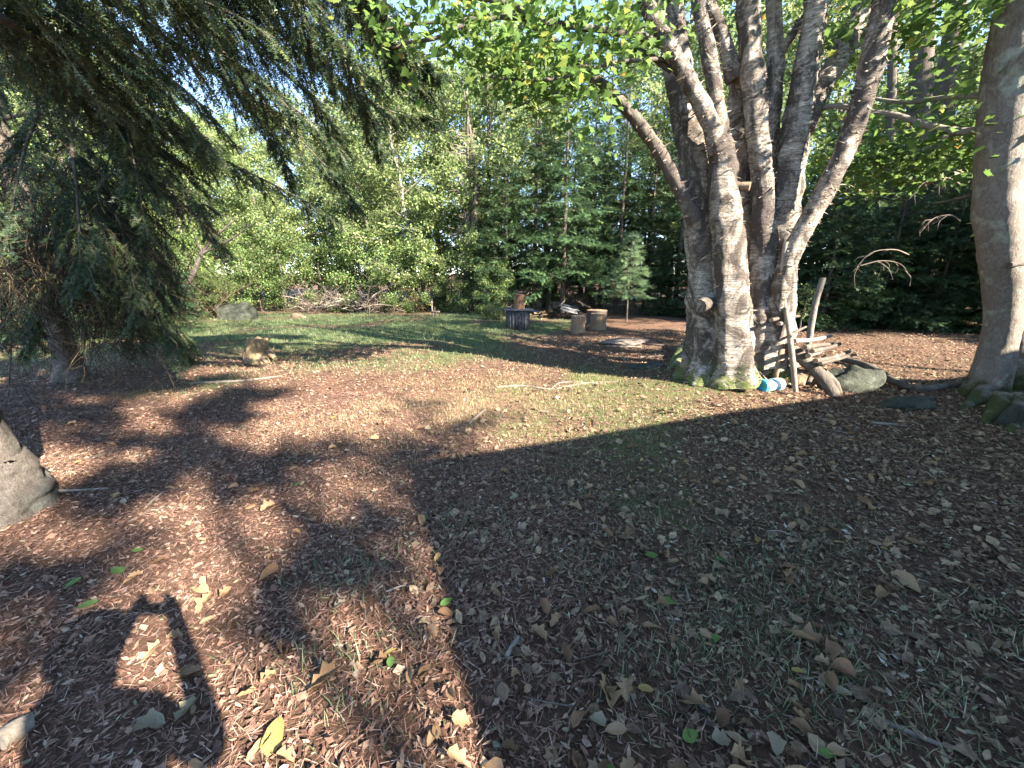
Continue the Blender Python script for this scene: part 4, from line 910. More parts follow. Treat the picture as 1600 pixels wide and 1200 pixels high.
# plywood sheets on the ground
c4 = [at(936, 538), at(990, 541.5), at(1016, 535), at(968, 531)]
V = np.array([p+[0, 0, .045] for p in c4]+[p+[0, 0, .02] for p in c4]); V[:4, 2] += [.01, .0, .03, .02]
Fp = np.array([[0, 1, 2, 3], [7, 6, 5, 4], [0, 4, 5, 1], [1, 5, 6, 2], [2, 6, 7, 3], [3, 7, 4, 0]])
tag(obj('plywood_sheet', [(V, Fp)], M['ply']), 'warped plywood sheet lying flat on the ground before the stump seats', 'board')
for q_, (p, q2, w_, lab) in enumerate([((948, 541.5), (1002, 543), .10, 'narrow board poking out along the near edge of the plywood sheet'), ((1000, 537), (1042, 541), .09, 'thin dark board running right from the plywood sheet')]):
    A_, B_ = at(*p), at(*q2); d_ = B_-A_; L = np.linalg.norm(d_); b = box(0, 0, 0, L, w_, .022, jitter=.004)
    tag(obj('loose_board', [(b[0] @ rotz(math.atan2(d_[1], d_[0])).T+(A_+B_)/2+[0, 0, .02], b[1], .4)], M['ply']), lab, 'board')

# ------------------------------------------------------------------ broken stump on the left
a = at(400, 568); m_ = mpp(400, 568, a[1]); st = empty('broken_stump', a+[0, .15, 0], 'broken yellowish tree stump standing alone on the grass', 'stump')
r_ = 19*m_; h = 36*m_
ch = tube([(0, 0, -.08), (0, 0, .02), (.01, 0, h*.5), (.0, 0, h*.98)], [r_*1.05, r_*.95, r_*.78, r_*.82], 26, 8, .26, 7, 17, cap=False, flute=.10)
Vv = ch[0][0].copy(); top = Vv[-26:]; top[:, 2] += .05*noise(top*14, 9)+.02; Vv[-26:] = top; ch[0] = (Vv, ch[0][1], .5)
M['stump_pale'] = bark('stump_wood', [(.04, .03, .02), (.16, .115, .065), (.28, .21, .12), (.40, .32, .20)], (9, 9, 3), .02)
obj('body', ch, M['stump_pale'], st, loc=(0, 0, 0))
obj('cut_face', log_top(None, r_, h, 26, ch), M['stump_pale'], st, loc=(0, 0, 0))
obj('broken_side', tube([(-r_*1.0, -.02, -.05), (-r_*1.05, -.02, h*.35), (-r_*.8, 0, h*.68)], [r_*.3, r_*.32, r_*.22], 10, 5, .2, 8, 5), M['stump'], st, loc=(0, 0, 0))
obj('root', tube([(r_*.6, -.02, h*.55), (r_*1.15, -.06, h*.35), (r_*1.5, -.1, h*.2)], [r_*.22, r_*.26, r_*.16], 9, 5, .15, 8, 6), M['stump'], st, loc=(0, 0, 0))
obj('root', tube([(r_*.5, -.1, h*.25), (r_*.9, -.16, .04), (r_*1.2, -.2, -.03)], [r_*.3, r_*.22, r_*.1], 9, 5, .15, 8, 7), M['stump'], st, loc=(0, 0, 0))

# ------------------------------------------------------------------ stick rail by the birch
RY = 4.95
def pole(name, px, Ys, wd, mat, parent=None, label=None, cat='pole', seg=9, seed=0, tint=.3, group=None):
    P = [pt(x, y, Yv) for (x, y), Yv in zip(px, Ys)]; r = [.5*w_*mpp(x, y, Yv) for (x, y), Yv, w_ in zip(px, Ys, wd)]
    o = obj(name, tube(P, r, seg, 5, .1, 9, seed, tint=tint), M[mat], parent)
    return tag(o, label, cat, group) if label else o
rail = empty('stick_rail', at(1300, 616), 'forked log rail leaning on the birch, bearing a row of cut sticks', 'wood rail')
pole('rail_log', [(1172, 494), (1210, 524), (1250, 556), (1282, 586), (1300, 612), (1304, 622)], [5.1, 5.05, 5.0, 4.9, 4.8, 4.75], [13, 15, 18, 19, 17, 14], 'dark_bark', rail, seed=1)
pole('leg', [(1286, 580), (1305, 600), (1312, 622)], [4.95, 5.0, 5.0], [12, 11, 9], 'dark_bark', rail, seed=2)
pole('leg', [(1292, 556), (1270, 585), (1262, 600)], [5.25, 5.2, 5.15], [8, 8, 6], 'dark_bark', rail, seed=2)
pole('leg', [(1222, 522), (1217, 560), (1212, 590)], [4.98, 4.98, 5.0], [8, 8, 7], 'stump', rail, seed=4)
for k, (x, y, ex, ey, wd) in enumerate([(1240, 533, 1290, 520, 9), (1254, 543, 1300, 533, 10), (1266, 549, 1312, 540, 10), (1262, 556, 1306, 543, 9), (1272, 564, 1318, 553, 10), (1284, 568, 1326, 557, 9), (1214, 506, 1246, 500, 9), (1204, 500, 1236, 492, 7), (1232, 526, 1262, 514, 8)]):
    A_, B_ = pt(x+random.uniform(-3, 3), y, 4.78+random.uniform(-.05, .08)), pt(ex+random.uniform(-12, 14), ey+random.uniform(-5, 5), 5.5); r = .5*wd*random.uniform(.55, .9)*mpp(x, y, 4.8)
    s_ = empty('cut_stick', A_, 'sawn stick laid across the log rail with its pale cut end showing', 'stick', 'sawn sticks on the log rail')
    ch = tube([A_, (A_+B_)/2+rng.normal(size=3)*.02, B_], [r, r*.92, r*.75], 10, 6, .12, 9, k, cap=True)
    obj('bark', ch[:1]+ch[2:], M['dark_bark'] if k % 3 else M['pale_bark'], s_)
    Vc, Fc, _ = ch[1]; n_ = unit(A_-B_); obj('cut_face', [(Vc+n_*.002, Fc, rng.random())], M['cut'], s_)
pole('pale_pole', [(1227, 480), (1233, 520), (1239, 570), (1243, 612)], [4.9, 4.85, 4.75, 4.72], [7, 8, 8, 7], 'dead', None, 'pale peeled pole leaning upright against the log rail', tint=.72, seed=3)
pole('pale_pole', [(1228, 378), (1222, 430), (1226, 480), (1230, 500)], [4.92, 4.92, 4.92, 4.9], [8, 7, 7, 6], 'dead', None, 'thin pale stick standing against the leaning birch stem', tint=.72, seed=4)
pole('stake', [(1286, 434), (1275, 470), (1268, 505), (1263, 545), (1262, 562)], [6.0, 6.0, 6.0, 6.0, 6.0], [8, 9, 9, 8, 8], 'pale_bark', None, 'broken upright stake behind the log rail', 'stake', seed=6)
# fallen limbs and sticks on the ground
def ground_stick(px, wd, mat, label, seed=0, lift=.0, tint=.4, cat='stick', group=None, name='fallen_stick'):
    P = [at(x, y) for x, y in px]; r = [.5*w_*mpp(x, y, p[1]) for (x, y), w_, p in zip(px, wd, P)]
    P = [p+[0, 0, r_*.7+lift] for p, r_ in zip(P, r)]
    return tag(obj(name, tube(P, r, 8, 6, .12, 9, seed, tint=tint), M[mat]), label, cat, group)
ground_stick([(1312, 566), (1350, 578), (1385, 598), (1412, 610), (1424, 613)], [10, 12, 13, 12, 8], 'dark_bark', 'dark fallen limb sloping down from the log rail', 1, .03, cat='limb', name='fallen_limb')
ground_stick([(1418, 612), (1450, 611), (1485, 606), (1515, 602)], [10, 12, 11, 9], 'dark_bark', 'short dark limb lying between the sloping limb and the grey maple', 2, .0, cat='limb', name='fallen_limb')
ground_stick([(776, 606), (815, 604), (860, 609), (890, 604), (920, 599), (965, 597)], [3.4, 3.6, 3.2, 3, 2.4, 1.2], 'dead', 'long thin pale branch lying across the sunlit moss', 3, tint=.42)
ground_stick([(860, 609), (880, 598), (940, 600)], [2, 2, 1.2], 'dead', 'thin side branch beside the long pale branch', 4, tint=.42)
ground_stick([(731, 665), (744, 654), (757, 642)], [6, 6, 5], 'dead', 'short pale bleached stick in the sunlit patch of grass', 5, tint=.72)
ground_stick([(792, 1028), (803, 1008), (811, 997)], [9, 9, 8], 'dead', 'stubby pale stick among brown leaves in the house shade', 6, tint=.7)
ground_stick([(1078, 1092), (1110, 1115)], [8, 7], 'dead', 'grey stick half hidden in the grass of the house shade', 7, tint=.5)
ground_stick([(1360, 663), (1390, 665), (1415, 667)], [6, 6, 4], 'dead', 'pale broken stick lying before the flat mossy stone', 8, tint=.7)
ground_stick([(1376, 1128), (1420, 1146), (1470, 1166)], [8, 8, 6], 'dead', 'long pale stick lying in leaf litter of the house shade', 9, tint=.6)
ground_stick([(0, 1170), (25, 1150), (56, 1132)], [34, 32, 26], 'pale_bark', 'thick pale broken branch end beside the photographer shadow', 10, cat='limb', name='fallen_limb')
ground_stick([(50, 768), (110, 768), (170, 764)], [6, 5, 3], 'dead', 'thin straight twig lying by the near spruce foot', 11, tint=.6)
ground_stick([(300, 600), (380, 596), (440, 588)], [4, 4, 2], 'dead', 'thin twig on shaded ground in front of the broken stump', 12, tint=.55)
ground_stick([(1000, 560), (1040, 557)], [4, 3], 'dead', 'short twig left of the birch base', 13, tint=.55)
for k in range(90):
    yv = random.uniform(1.0, 7.5); xv = random.uniform(-1.2*yv, 1.2*yv); az = random.uniform(0, 3.14); L = random.uniform(.06, .22); r = random.uniform(.002, .006)
    P = [np.array([xv+math.cos(az)*L*q_+random.gauss(0, .008), yv+math.sin(az)*L*q_+random.gauss(0, .008), 0]) for q_ in (-.5, 0, .5)]
    for p in P: p[2] = hz(p[0], p[1])+.012+random.uniform(0, .012)
    tag(obj('twig', tube(P, [r, r*.9, r*.5], 5, 3, .1, 9, k, tint=random.random()), M['dead']), 'small bare twig lying loose on the leaf litter', 'twig', 'loose twigs on the forest floor')
# bleached branches on the far ground at the right
bp = empty('bleached_branches', at(1390, 508), 'tangle of bleached thin branches on ground before the dark firs', 'branch pile')
for k in range(38):
    px = random.uniform(1320, 1500); py = random.uniform(492, 512); a_ = at(px, py); az = random.uniform(0, 6.28); L = random.uniform(.3, .9)
    d_ = np.array([math.cos(az), math.sin(az)*.6, random.uniform(.05, .9)])*L
    obj('branch', tube([a_, a_+d_*.5+[0, 0, .08], a_+d_], [.014, .010, .004], 5, 4, .1, 7, k, tint=random.random()), M['dead'] if k % 4 else M['pale_bark'], bp)
n = 240; A_ = np.array([at(random.uniform(1300, 1380), random.uniform(488, 506)) for _ in range(n)]); 
ob = obj('rusty_bracken', [scatter(*LEAF2, A_+[0, 0, .06]+rng.normal(size=(n, 3))*[.15, .15, .05], frames(unit(rng.normal(size=(n, 3))+[0, 0, .3]), unit(rng.normal(size=(n, 3))+[0, 0, 1])), .10*rng.uniform(.6, 1.3, n))], M['orange'])
tag(ob, 'patch of rusty orange dead needles on the ground before the dark firs', 'dead foliage', kind='stuff')
# hanging bleached dead boughs in the dark firs
for q_, (px, py, Yv, sg) in enumerate([(1345, 298, 9.3, -1), (1500, 288, 8.8, -1), (1345, 415, 9.2, 1), (1420, 398, 8.8, -1), (1500, 345, 9.0, -1)]):
    s = pt(px, py, Yv); r0 = empty('dead_bough', s, 'bleached bare bough hanging out of the dark firs', 'branch', 'bleached boughs hanging in the dark firs')
    L = random.uniform(.8, 1.3); P = np.array([s, s+[sg*L*.35, -.1, .10], s+[sg*L*.75, -.15, .02], s+[sg*L, -.2, -.28*L]])
    obj('branchlet', tube(P, [.013, .011, .008, .003], 6, 5, .15, 6, q_, tint=.45), M['dead'], r0)
    for k in range(6):
        u = random.uniform(.15, .95)*3; b0 = np.array([np.interp(u, np.arange(4), P[:, c_]) for c_ in range(3)]); d_ = np.array([sg*random.uniform(-.2, .6), random.uniform(-.4, .4), random.uniform(-1, -.1)])*random.uniform(.2, .55)
        obj('branchlet', tube([b0, b0+d_*.5+[sg*.06, 0, .03], b0+d_], [.007, .005, .002], 5, 4, .15, 6, k, tint=random.uniform(.2, .6)), M['dead'], r0)

# ------------------------------------------------------------------ plastic jar
ja = at(1204, 611); jr = .5*20*mpp(1205, 604, ja[1]); jl = 36*mpp(1205, 604, ja[1])
jar = empty('plastic_jar', ja+[0, 0, jr*1.0], 'big clear plastic jar with teal lid lying beside the birch', 'jar')
ax = unit(np.array([1, .22, 0.03])); s0 = -ax*jl*.5
obj('body', tube([s0+ax*jl*t_ for t_ in (.16, .2, .3, .6, .92, .97, 1.0)], [jr*.8, jr*.9, jr, jr, jr, jr*.93, jr*.75], 24, 3), M['clear'], jar, loc=(0, 0, 0))
obj('lid', tube([s0+ax*jl*t_ for t_ in (0, .01, .03, .16, .17)], [jr*.9, jr*.98, jr, jr, jr*.97], 28, 2), M['teal'], jar, loc=(0, 0, 0))
def label_mat():
    m, t, out = newmat('jar_label'); tc = N(t, 'ShaderNodeTexCoord'); n1 = N(t, 'ShaderNodeTexNoise', Scale=16.0, Detail=2.0); t.links.new(tc.outputs['Object'], n1.inputs[0])
    r = ramp(t, [(.42, (.10, .42, .60)), (.5, (.55, .68, .75)), (.58, (.75, .76, .76))], n1.outputs[0]); p = N(t, 'ShaderNodeBsdfPrincipled', Roughness=.4); t.links.new(r.outputs[0], p.inputs[0]); t.links.new(p.outputs[0], out.inputs[0]); return m
obj('label_band', tube([s0+ax*jl*t_ for t_ in (.42, .8)], [jr*1.012]*2, 28, 3, cap=False), label_mat(), jar, loc=(0, 0, 0))
# pale crumpled bag behind the jar
a = at(1188, 588); import bmesh
bm = bmesh.new(); bmesh.ops.create_icosphere(bm, subdivisions=3, radius=1); V = np.array([v.co[:] for v in bm.verts]); Fc = np.array([[v.index for v in f.verts] for f in bm.faces]); bm.free()
V = V*(1+.35*noise(V*2, 4)+.2*noise(V*5, 6))[:, None]*[.07, .06, .11]
tag(obj('crumpled_bag', [(V, Fc)], plain('pale_plastic', (.55, .55, .56), .35), loc=a+[0, 0, .09]), 'small crumpled pale bag behind the jar at the birch foot', 'bag')

# ------------------------------------------------------------------ brush pile and stakes at the back
def brush(px0, px1, py, n, label, seed, H=.9, mats=('dead', 'pink_twigs'), twn=900):
    global rng
    rng = np.random.default_rng(seed)
    a = at((px0+px1)/2, py); root = empty('brush_pile', a, label, 'brush pile'); A_, B_ = [], []
    for k in range(n):
        p0 = at(rng.uniform(px0, px1), py-rng.uniform(0, 5)); az = rng.uniform(0, 6.28); L = rng.uniform(.6, 1.9)
        d_ = np.array([math.cos(az), math.sin(az)*.5, rng.uniform(.0, .75)])*L; z0_ = rng.uniform(.02, H*.45)
        P = [p0+[0, 0, z0_], p0+d_*.5+[0, 0, z0_+.12*rng.random()], p0+d_+[0, 0, z0_-.1*rng.random()]]
        obj('branch', tube(P, np.array([1, .75, .3])*rng.uniform(.010, .028), 5, 4, .1, 6, k, tint=rng.random()), M[mats[k % len(mats)]], root)
        for _ in range(twn//n):
            u = rng.random(); s = p0+d_*u+[0, 0, z0_]; A_.append(s); B_.append(s+unit(rng.normal(size=3)*[1, .8, .8]+[0, 0, .3])*rng.uniform(.15, .6))
    obj('twigs', [prism_tubes(np.array(A_), np.array(B_), .007, .003, rng.random(len(A_)))], M[mats[0]], root)['kind'] = 'stuff'
brush(470, 590, 492, 46, 'wide pile of cut grey branches along the back of the grass', 61, 1.0)
brush(590, 690, 490, 26, 'darker low pile of twigs right of the wide grey branch pile', 62, .5, ('dead_brown', 'dead'))
brush(285, 345, 499, 22, 'dark heap of roots and sticks left of the grey-green boulder', 63, .9, ('dead_brown', 'stump'))
brush(820, 910, 484, 20, 'pale dry tangle of dead twigs behind the board table', 64, 1.3, ('pink_twigs', 'dead'), 1600)
ck = at(676, 495); chair = empty('wooden_stake_seat', ck, 'small weathered wooden stake with a crosspiece at the grass edge', 'stake')
obj('post', [box(0, 0, .28, .05, .05, .62, jitter=.004)], M['dead'], chair, loc=(0, 0, 0)); obj('crosspiece', [box(.12, -.04, .2, .34, .035, .05, jitter=.004)], M['dead'], chair, loc=(0, 0, 0)); obj('post', [box(.09, .05, .16, .04, .04, .4, jitter=.004)], M['dead'], chair, loc=(0, 0, 0))
# ferns by the table
for q_, (px, py, lab) in enumerate([(775, 505, 'yellowing fern clump beside the board table'), (640, 494, 'bright fern clump in front of the twig pile'), (765, 500, 'green fern clump left of the board table')]):
    a = at(px, py); root = empty('fern', a, lab, 'fern')
    for f_ in range(9):
        n = 30; az = f_*.7+rng.normal()*.1; u = np.linspace(.1, 1, n)
        P = np.stack([np.cos(az)*u*.5, np.sin(az)*u*.35, .5*np.sin(u*2.2)], -1)
        d_ = np.repeat(np.array([[-math.sin(az), math.cos(az), 0]]), n, 0)*np.where(np.arange(n) % 2, 1, -1)[:, None]+rng.normal(size=(n, 3))*.15
        mid = prism_tubes(P[:-1], P[1:], .004, .004)
        obj('frond', [scatter(*LEAF2, P, frames(d_, unit(np.array([0, 0, 1.])+rng.normal(size=(n, 3))*.2)), (.17*(1.1-u))[:, None]*[.6, 1, 1]), mid], M['leaf_shrub'] if q_ else M['moss'], root, loc=(0, 0, 0))

# ------------------------------------------------------------------ forest floor: litter, needles, grass, moss
rng = np.random.default_rng(77)
def field(n, y0, y1, pw=1.0):
    u = rng.random(n); yv = (y0**2+(y1**2-y0**2)*u)**.5 if pw == 1 else y0+(y1-y0)*u**pw
    xv = (rng.random(n)*2-1)*(1.5*yv+.6); return xv, yv
def floor_pieces(tV, tF, xv, yv, size, lift=(.003, .02), tilt=.35, wscale=(1, 1), tint=None):
    n = len(xv); loc = np.stack([xv, yv, height(xv, yv)+rng.uniform(*lift, n)], -1)
    az = rng.uniform(0, 2*np.pi, n); d = np.stack([np.cos(az), np.sin(az), rng.normal(size=n)*tilt*.6], -1)
    up = unit(np.array([0, 0, 1.])+rng.normal(size=(n, 3))*tilt)
    s = np.stack([size*rng.uniform(*wscale, n), size, size], -1)
    return scatter(tV, tF, loc, frames(d, up), s, tint)
BIT = (np.array([[0, -.5, .06], [-.17, -.2, -.02], [.15, -.25, .05], [-.20, .12, .03], [.19, .08, -.04], [-.02, .5, .10]]), np.array([[0, 2, 1, 1], [1, 2, 4, 3], [3, 4, 5, 5]])[:, :4])
BIT = (BIT[0], np.array([[0, 2, 1], [1, 2, 4], [1, 4, 3], [3, 4, 5]]))
BIT2 = (np.array([[-.08, -.5, .03], [.10, -.42, .0], [.14, .0, .10], [-.12, .05, -.02], [.02, .5, .05]]), np.array([[0, 1, 2], [0, 2, 3], [3, 2, 4]]))
NDL = (np.array([[-.02, -.5, 0], [.02, -.5, 0], [.02, .5, .02], [-.02, .5, .02]]), np.array([[0, 1, 2, 3]]))
chR, chB = [], []
def two(tm, xv, yv, size, **kw):
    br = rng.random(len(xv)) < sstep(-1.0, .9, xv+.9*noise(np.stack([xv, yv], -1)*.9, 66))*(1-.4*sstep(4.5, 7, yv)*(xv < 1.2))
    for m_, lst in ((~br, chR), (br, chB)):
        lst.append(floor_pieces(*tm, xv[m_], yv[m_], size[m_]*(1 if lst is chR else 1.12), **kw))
xv, yv = field(105000, .45, 4.6); keep = rng.random(len(xv)) > np.clip(mossy(xv, yv)*.75+.55*np.exp(-(((xv+.6)/1.4)**2+((yv-4.4)/1.1)**2)), 0, 1); xv, yv = xv[keep], yv[keep]; h_ = len(xv)//2
two(BIT, xv[:h_], yv[:h_], rng.uniform(.012, .038, h_)*rng.uniform(.7, 1.3, h_), tilt=.45, wscale=(.5, 1.5))
two(BIT2, xv[h_:], yv[h_:], rng.uniform(.012, .045, len(xv)-h_), tilt=.4, wscale=(.4, 1.3))
xv, yv = field(80000, 4.6, 11.5); keep = rng.random(len(xv)) > np.clip(mossy(xv, yv)*.85+lawn(xv, yv)*.93, 0, 1); xv, yv = xv[keep], yv[keep]
two(BIT, xv, yv, rng.uniform(.02, .055, len(xv)), tilt=.45, wscale=(.5, 1.3))
xv, yv = field(11000, .45, 8); keep = rng.random(len(xv)) > np.clip(mossy(xv, yv)*.8+lawn(xv, yv), 0, 1); xv, yv = xv[keep], yv[keep]
two(LEAF, xv, yv, rng.uniform(.025, .055, len(xv)), lift=(.006, .022), tilt=.5, wscale=(.7, 1.3))
xv, yv = field(8000, .5, 5.5); keep = xv > -.3+.8*noise(np.stack([xv, yv], -1), 9); xv, yv = xv[keep], yv[keep]
OV = (np.array([[0, -.5, .05], [-.2, -.25, .12], [.22, -.22, .02], [-.27, .05, .16], [.26, .08, -.02], [0, 0, -.03], [-.15, .32, .10], [.17, .30, .06], [.03, .55, .16]]), np.array([[0, 5, 1], [0, 2, 5], [1, 5, 3], [2, 4, 5], [3, 5, 6], [5, 4, 7], [5, 7, 6], [6, 7, 8]]))
ML = (MAPLE[0]*[1, 1, 2.2]-[0, .5, 0], MAPLE[1])
keep = rng.random(len(xv)) > mossy(xv, yv)*.8; xv, yv = xv[keep], yv[keep]; h_ = int(len(xv)*.72)
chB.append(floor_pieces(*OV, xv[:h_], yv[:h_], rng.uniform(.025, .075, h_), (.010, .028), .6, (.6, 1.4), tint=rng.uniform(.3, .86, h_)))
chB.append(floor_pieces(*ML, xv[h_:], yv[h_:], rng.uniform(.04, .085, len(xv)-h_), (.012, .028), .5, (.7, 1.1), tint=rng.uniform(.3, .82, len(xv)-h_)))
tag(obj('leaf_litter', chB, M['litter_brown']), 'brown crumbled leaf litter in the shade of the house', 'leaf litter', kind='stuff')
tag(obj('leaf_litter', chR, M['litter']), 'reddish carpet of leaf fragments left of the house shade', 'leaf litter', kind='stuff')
xv, yv = field(150000, .45, 5.0); keep = rng.random(len(xv)) < np.clip(.35+sstep(1.2, -1.2, xv), 0, 1); xv, yv = xv[keep], yv[keep]
tag(obj('fallen_needles', [floor_pieces(*NDL, xv, yv, rng.uniform(.02, .06, len(xv)), (.006, .02), .16, (.6, 1.3))], M['needle']), 'reddish fallen needles strewn over the leaf litter', 'needles', kind='stuff')
BLADE = (np.array([[-.06, 0, 0], [.06, 0, 0], [.035, .25, .55], [-.035, .25, .55], [0, .6, .9]]), np.array([[0, 1, 2], [0, 2, 3], [3, 2, 4]]))
def blades(xv, yv, size, tint=None):
    n = len(xv); loc = np.stack([xv, yv, height(xv, yv)-.004], -1); az = rng.uniform(0, 2*np.pi, n)
    d = np.stack([np.cos(az), np.sin(az), rng.normal(size=n)*.25], -1); up = unit(np.array([0, 0, 1.])+rng.normal(size=(n, 3))*.3)
    return scatter(*BLADE, loc, frames(d, up), np.stack([size*.55, size, size], -1), tint)
u = rng.random((130000, 2)); xv, yv = -14+u[:, 0]*18, 4.8+u[:, 1]*13.2; keep = rng.random(len(xv)) < lawn(xv, yv); xv, yv = xv[keep], yv[keep]
tag(obj('lawn_grass', [blades(xv, yv, rng.uniform(.04, .11, len(xv)))], M['grass']), 'short green grass covering the back of the clearing', 'grass', kind='stuff')
xv, yv = field(260000, .6, 7.5); keep = rng.random(len(xv)) < mossy(xv, yv)**1.5*.7*(.4+.6*(noise(np.stack([xv, yv], -1)*2.6, 55) > -.1)); xv, yv = xv[keep], yv[keep]
tag(obj('moss_patch', [blades(xv, yv, rng.uniform(.018, .05, len(xv)))], M['moss']), 'yellow-green mossy turf between the birch and the litter', 'moss', kind='stuff')
xv, yv = field(420000, 2.6, 7.0); keep = rng.random(len(xv)) < np.clip(np.exp(-(((xv+.6)/1.5)**2+((yv-4.5)/1.3)**2))*1.0+.07, 0, 1)*.55*np.clip(.6+1.2*noise(np.stack([xv, yv], -1)*1.8, 71), 0, 1.4); xv, yv = xv[keep], yv[keep]
tag(obj('dry_grass', [blades(xv, yv, rng.uniform(.02, .055, len(xv)))], M['straw']), 'pale dry grass in the sunlit middle of the clearing', 'grass', kind='stuff')
tc_ = np.array([(1.0, 1.3), (1.15, 1.15), (.85, 1.5), (1.35, 1.05), (1.2, 1.9), (1.6, 1.7), (.6, 1.2), (.35, 1.75), (-.25, 2.1), (1.3, 1.6), (-.6, 1.2), (.3, 2.5), (.8, 2.3), (1.9, 2.1), (2.3, 1.4), (-.9, 1.7), (1.6, 1.2)])
k_ = rng.integers(0, len(tc_), 5200); xv = tc_[k_, 0]+rng.normal(size=5200)*.2; yv = tc_[k_, 1]+rng.normal(size=5200)*.15
tag(obj('grass_tufts', [blades(xv, yv, rng.uniform(.025, .085, 5200))], M['tuft']), 'thin grass tufts poking through the leaf litter', 'grass', kind='stuff')

# the fallen leaves that show largest, each by itself
def curled_leaf(seed, L=1.0, W=.5, curl=.5, lobed=False):
    r = np.random.default_rng(seed); nu, nv = 7, 5; V = []
    for i_ in range(nu):
        t = i_/(nu-1); wd = W*(math.sin(math.pi*min(1, .08+.92*t**.8))**.8)*(1+(.35*math.sin(t*17+seed) if lobed else .08*math.sin(t*11+seed)))
        for j_ in range(nv):
            s = j_/(nv-1)*2-1; V.append([s*wd*.5, t*L-.5, curl*(.5*s*s*wd + .22*math.sin(t*3.0+seed)*(.4+s*.6)) + .03*r.normal()*curl])
    V = np.array(V); i_ = np.arange(nu-1)[:, None]*nv; j_ = np.arange(nv-1)[None]
    Fq = np.stack([i_+j_, i_+j_+1, i_+nv+j_+1, i_+nv+j_], -1).reshape(-1, 4)
    stemV = np.array([[-.012, -.5, .01], [.012, -.5, .01], [.006, -.72, .03], [-.006, -.72, .03]])
    return mesh('leaf', [(V, Fq, 0), (stemV, np.array([[0, 1, 2, 3]]), 0)])
KINDS = [('fallen', 'curled dry brown leaf lying on the forest floor', 'dry brown fallen leaves', [curled_leaf(k, 1, .62-.06*(k % 4), .5+.25*(k % 5), k % 3 == 0) for k in range(14)]),
         ('fallen_pale', 'faded pale grey-tan leaf lying on the forest floor', 'faded pale fallen leaves', [curled_leaf(20+k, 1, .75, .65, True) for k in range(3)]),
         ('fallen_yellow', 'yellow leaf lying on the forest floor', 'yellow fallen leaves', [curled_leaf(30+k, 1, .55, .3, False) for k in range(3)]),
         ('fallen_green', 'fresh green leaf lying on the brown litter', 'fresh green fallen leaves', [curled_leaf(40+k, 1, .6, .15, False) for k in range(2)])]
for mk, _, _, ms in KINDS:
    for m_ in ms: m_.materials.append(M[mk])
def put_leaf(kind, x, y, s, tilt=.25, label=None, az=None):
    mk, lab, grp, ms = KINDS[kind]
    o = bpy.data.objects.new('fallen_leaf', random.choice(ms)); COL.objects.link(o)
    o.location = (x, y, hz(x, y)+.022+random.uniform(0, .01)); o.scale = (s, s, s)
    o.rotation_euler = (random.gauss(0, tilt), random.gauss(0, tilt), random.uniform(0, 6.28) if az is None else az)
    rel = np.array([x, y])-at(632, 726)[:2]; shade = rel @ np.array([.938, .347]) > 0 and rel @ np.array([.347, -.938]) > 0
    tag(o, label or lab.replace('the forest floor', 'the litter in the house shade' if shade else 'litter outside the house shade').replace('the brown litter', 'litter in the house shade' if shade else 'litter outside the house shade'), 'leaf', None if label else grp+(' in the house shade' if shade else ' outside the house shade'))
cnt = 0
while cnt < 285:
    yv = .8+random.random()**1.4*3.4; xv = random.uniform(-1.25*yv, 1.25*yv)
    if xv < .2 and random.random() < .45: continue
    k = random.choices([0, 1, 2, 3], [.80, .10, .06, .04])[0]
    s = random.uniform(.05, .095) if k == 0 else random.uniform(.045, .07)
    put_leaf(k, xv, yv, s, .3 if k == 0 else .15); cnt += 1
for px, py, k, s, lab in [(238, 1140, 1, .095, 'large pale ragged leaf lying in the photographer shadow'), (292, 1117, 1, .09, 'large dull tan leaf beside the pale ragged leaf'), (185, 898, 3, .085, None), (115, 918, 3, .07, None), (137, 952, 3, .08, None),
                      (465, 762, 3, .07, None), (1018, 874, 3, .075, None), (1122, 878, 3, .075, None), (1045, 945, 3, .07, None), (430, 1155, 2, .12, 'big yellow-orange leaf at the edge of the photographer shadow'), (420, 905, 0, .11, 'big tan leaf in the sunlit red needles'),
                      (1415, 915, 0, .16, None), (950, 1090, 0, .13, None), (1250, 1000, 0, .13, None), (505, 1070, 0, .11, None)]:
    p = at(px, py); put_leaf(k, p[0], p[1], s, .12, lab)

# ------------------------------------------------------------------ the house behind, whose eaves shade the foreground
EAVE = 3.4
off = EAVE/math.tan(EL)
cB = at(632, 726)[:2]-SUN_H*off
ua = unit(np.array([.938, .347])); ub = np.array([ua[1], -ua[0]])
LA, LB, OV = 12.0, 6.5, .45
hc = cB+ua*LA/2+ub*LB/2; hang = math.atan2(ua[1], ua[0])
house = empty('house', (hc[0], hc[1], 0), 'low house with pale siding and hipped roof behind the photographer', 'house'); house.rotation_euler = (0, 0, hang)
wl, wb = LA-2*OV, LB-2*OV
M['siding'] = plain('pale_siding', (.55, .54, .50), .6); M['shingle'] = plain('roof_shingles', (.07, .07, .075), .9); M['glass'] = plain('window_glass', (.03, .04, .05), .05); M['white_trim'] = plain('white_trim', (.7, .7, .68), .5); M['door'] = plain('door_paint', (.12, .05, .04), .5)
obj('wall', [box(0, 0, (EAVE-.2)/2-.15, wl, wb, EAVE+.1)], M['siding'], house, loc=(0, 0, 0))
r1 = math.tan(math.radians(16))*LB/2; q = LA/2-LB/2
V = np.array([[-LA/2, -LB/2, EAVE], [LA/2, -LB/2, EAVE], [LA/2, LB/2, EAVE], [-LA/2, LB/2, EAVE], [-q, 0, EAVE+r1], [q, 0, EAVE+r1],
              [-LA/2, -LB/2, EAVE-.14], [LA/2, -LB/2, EAVE-.14], [LA/2, LB/2, EAVE-.14], [-LA/2, LB/2, EAVE-.14]])
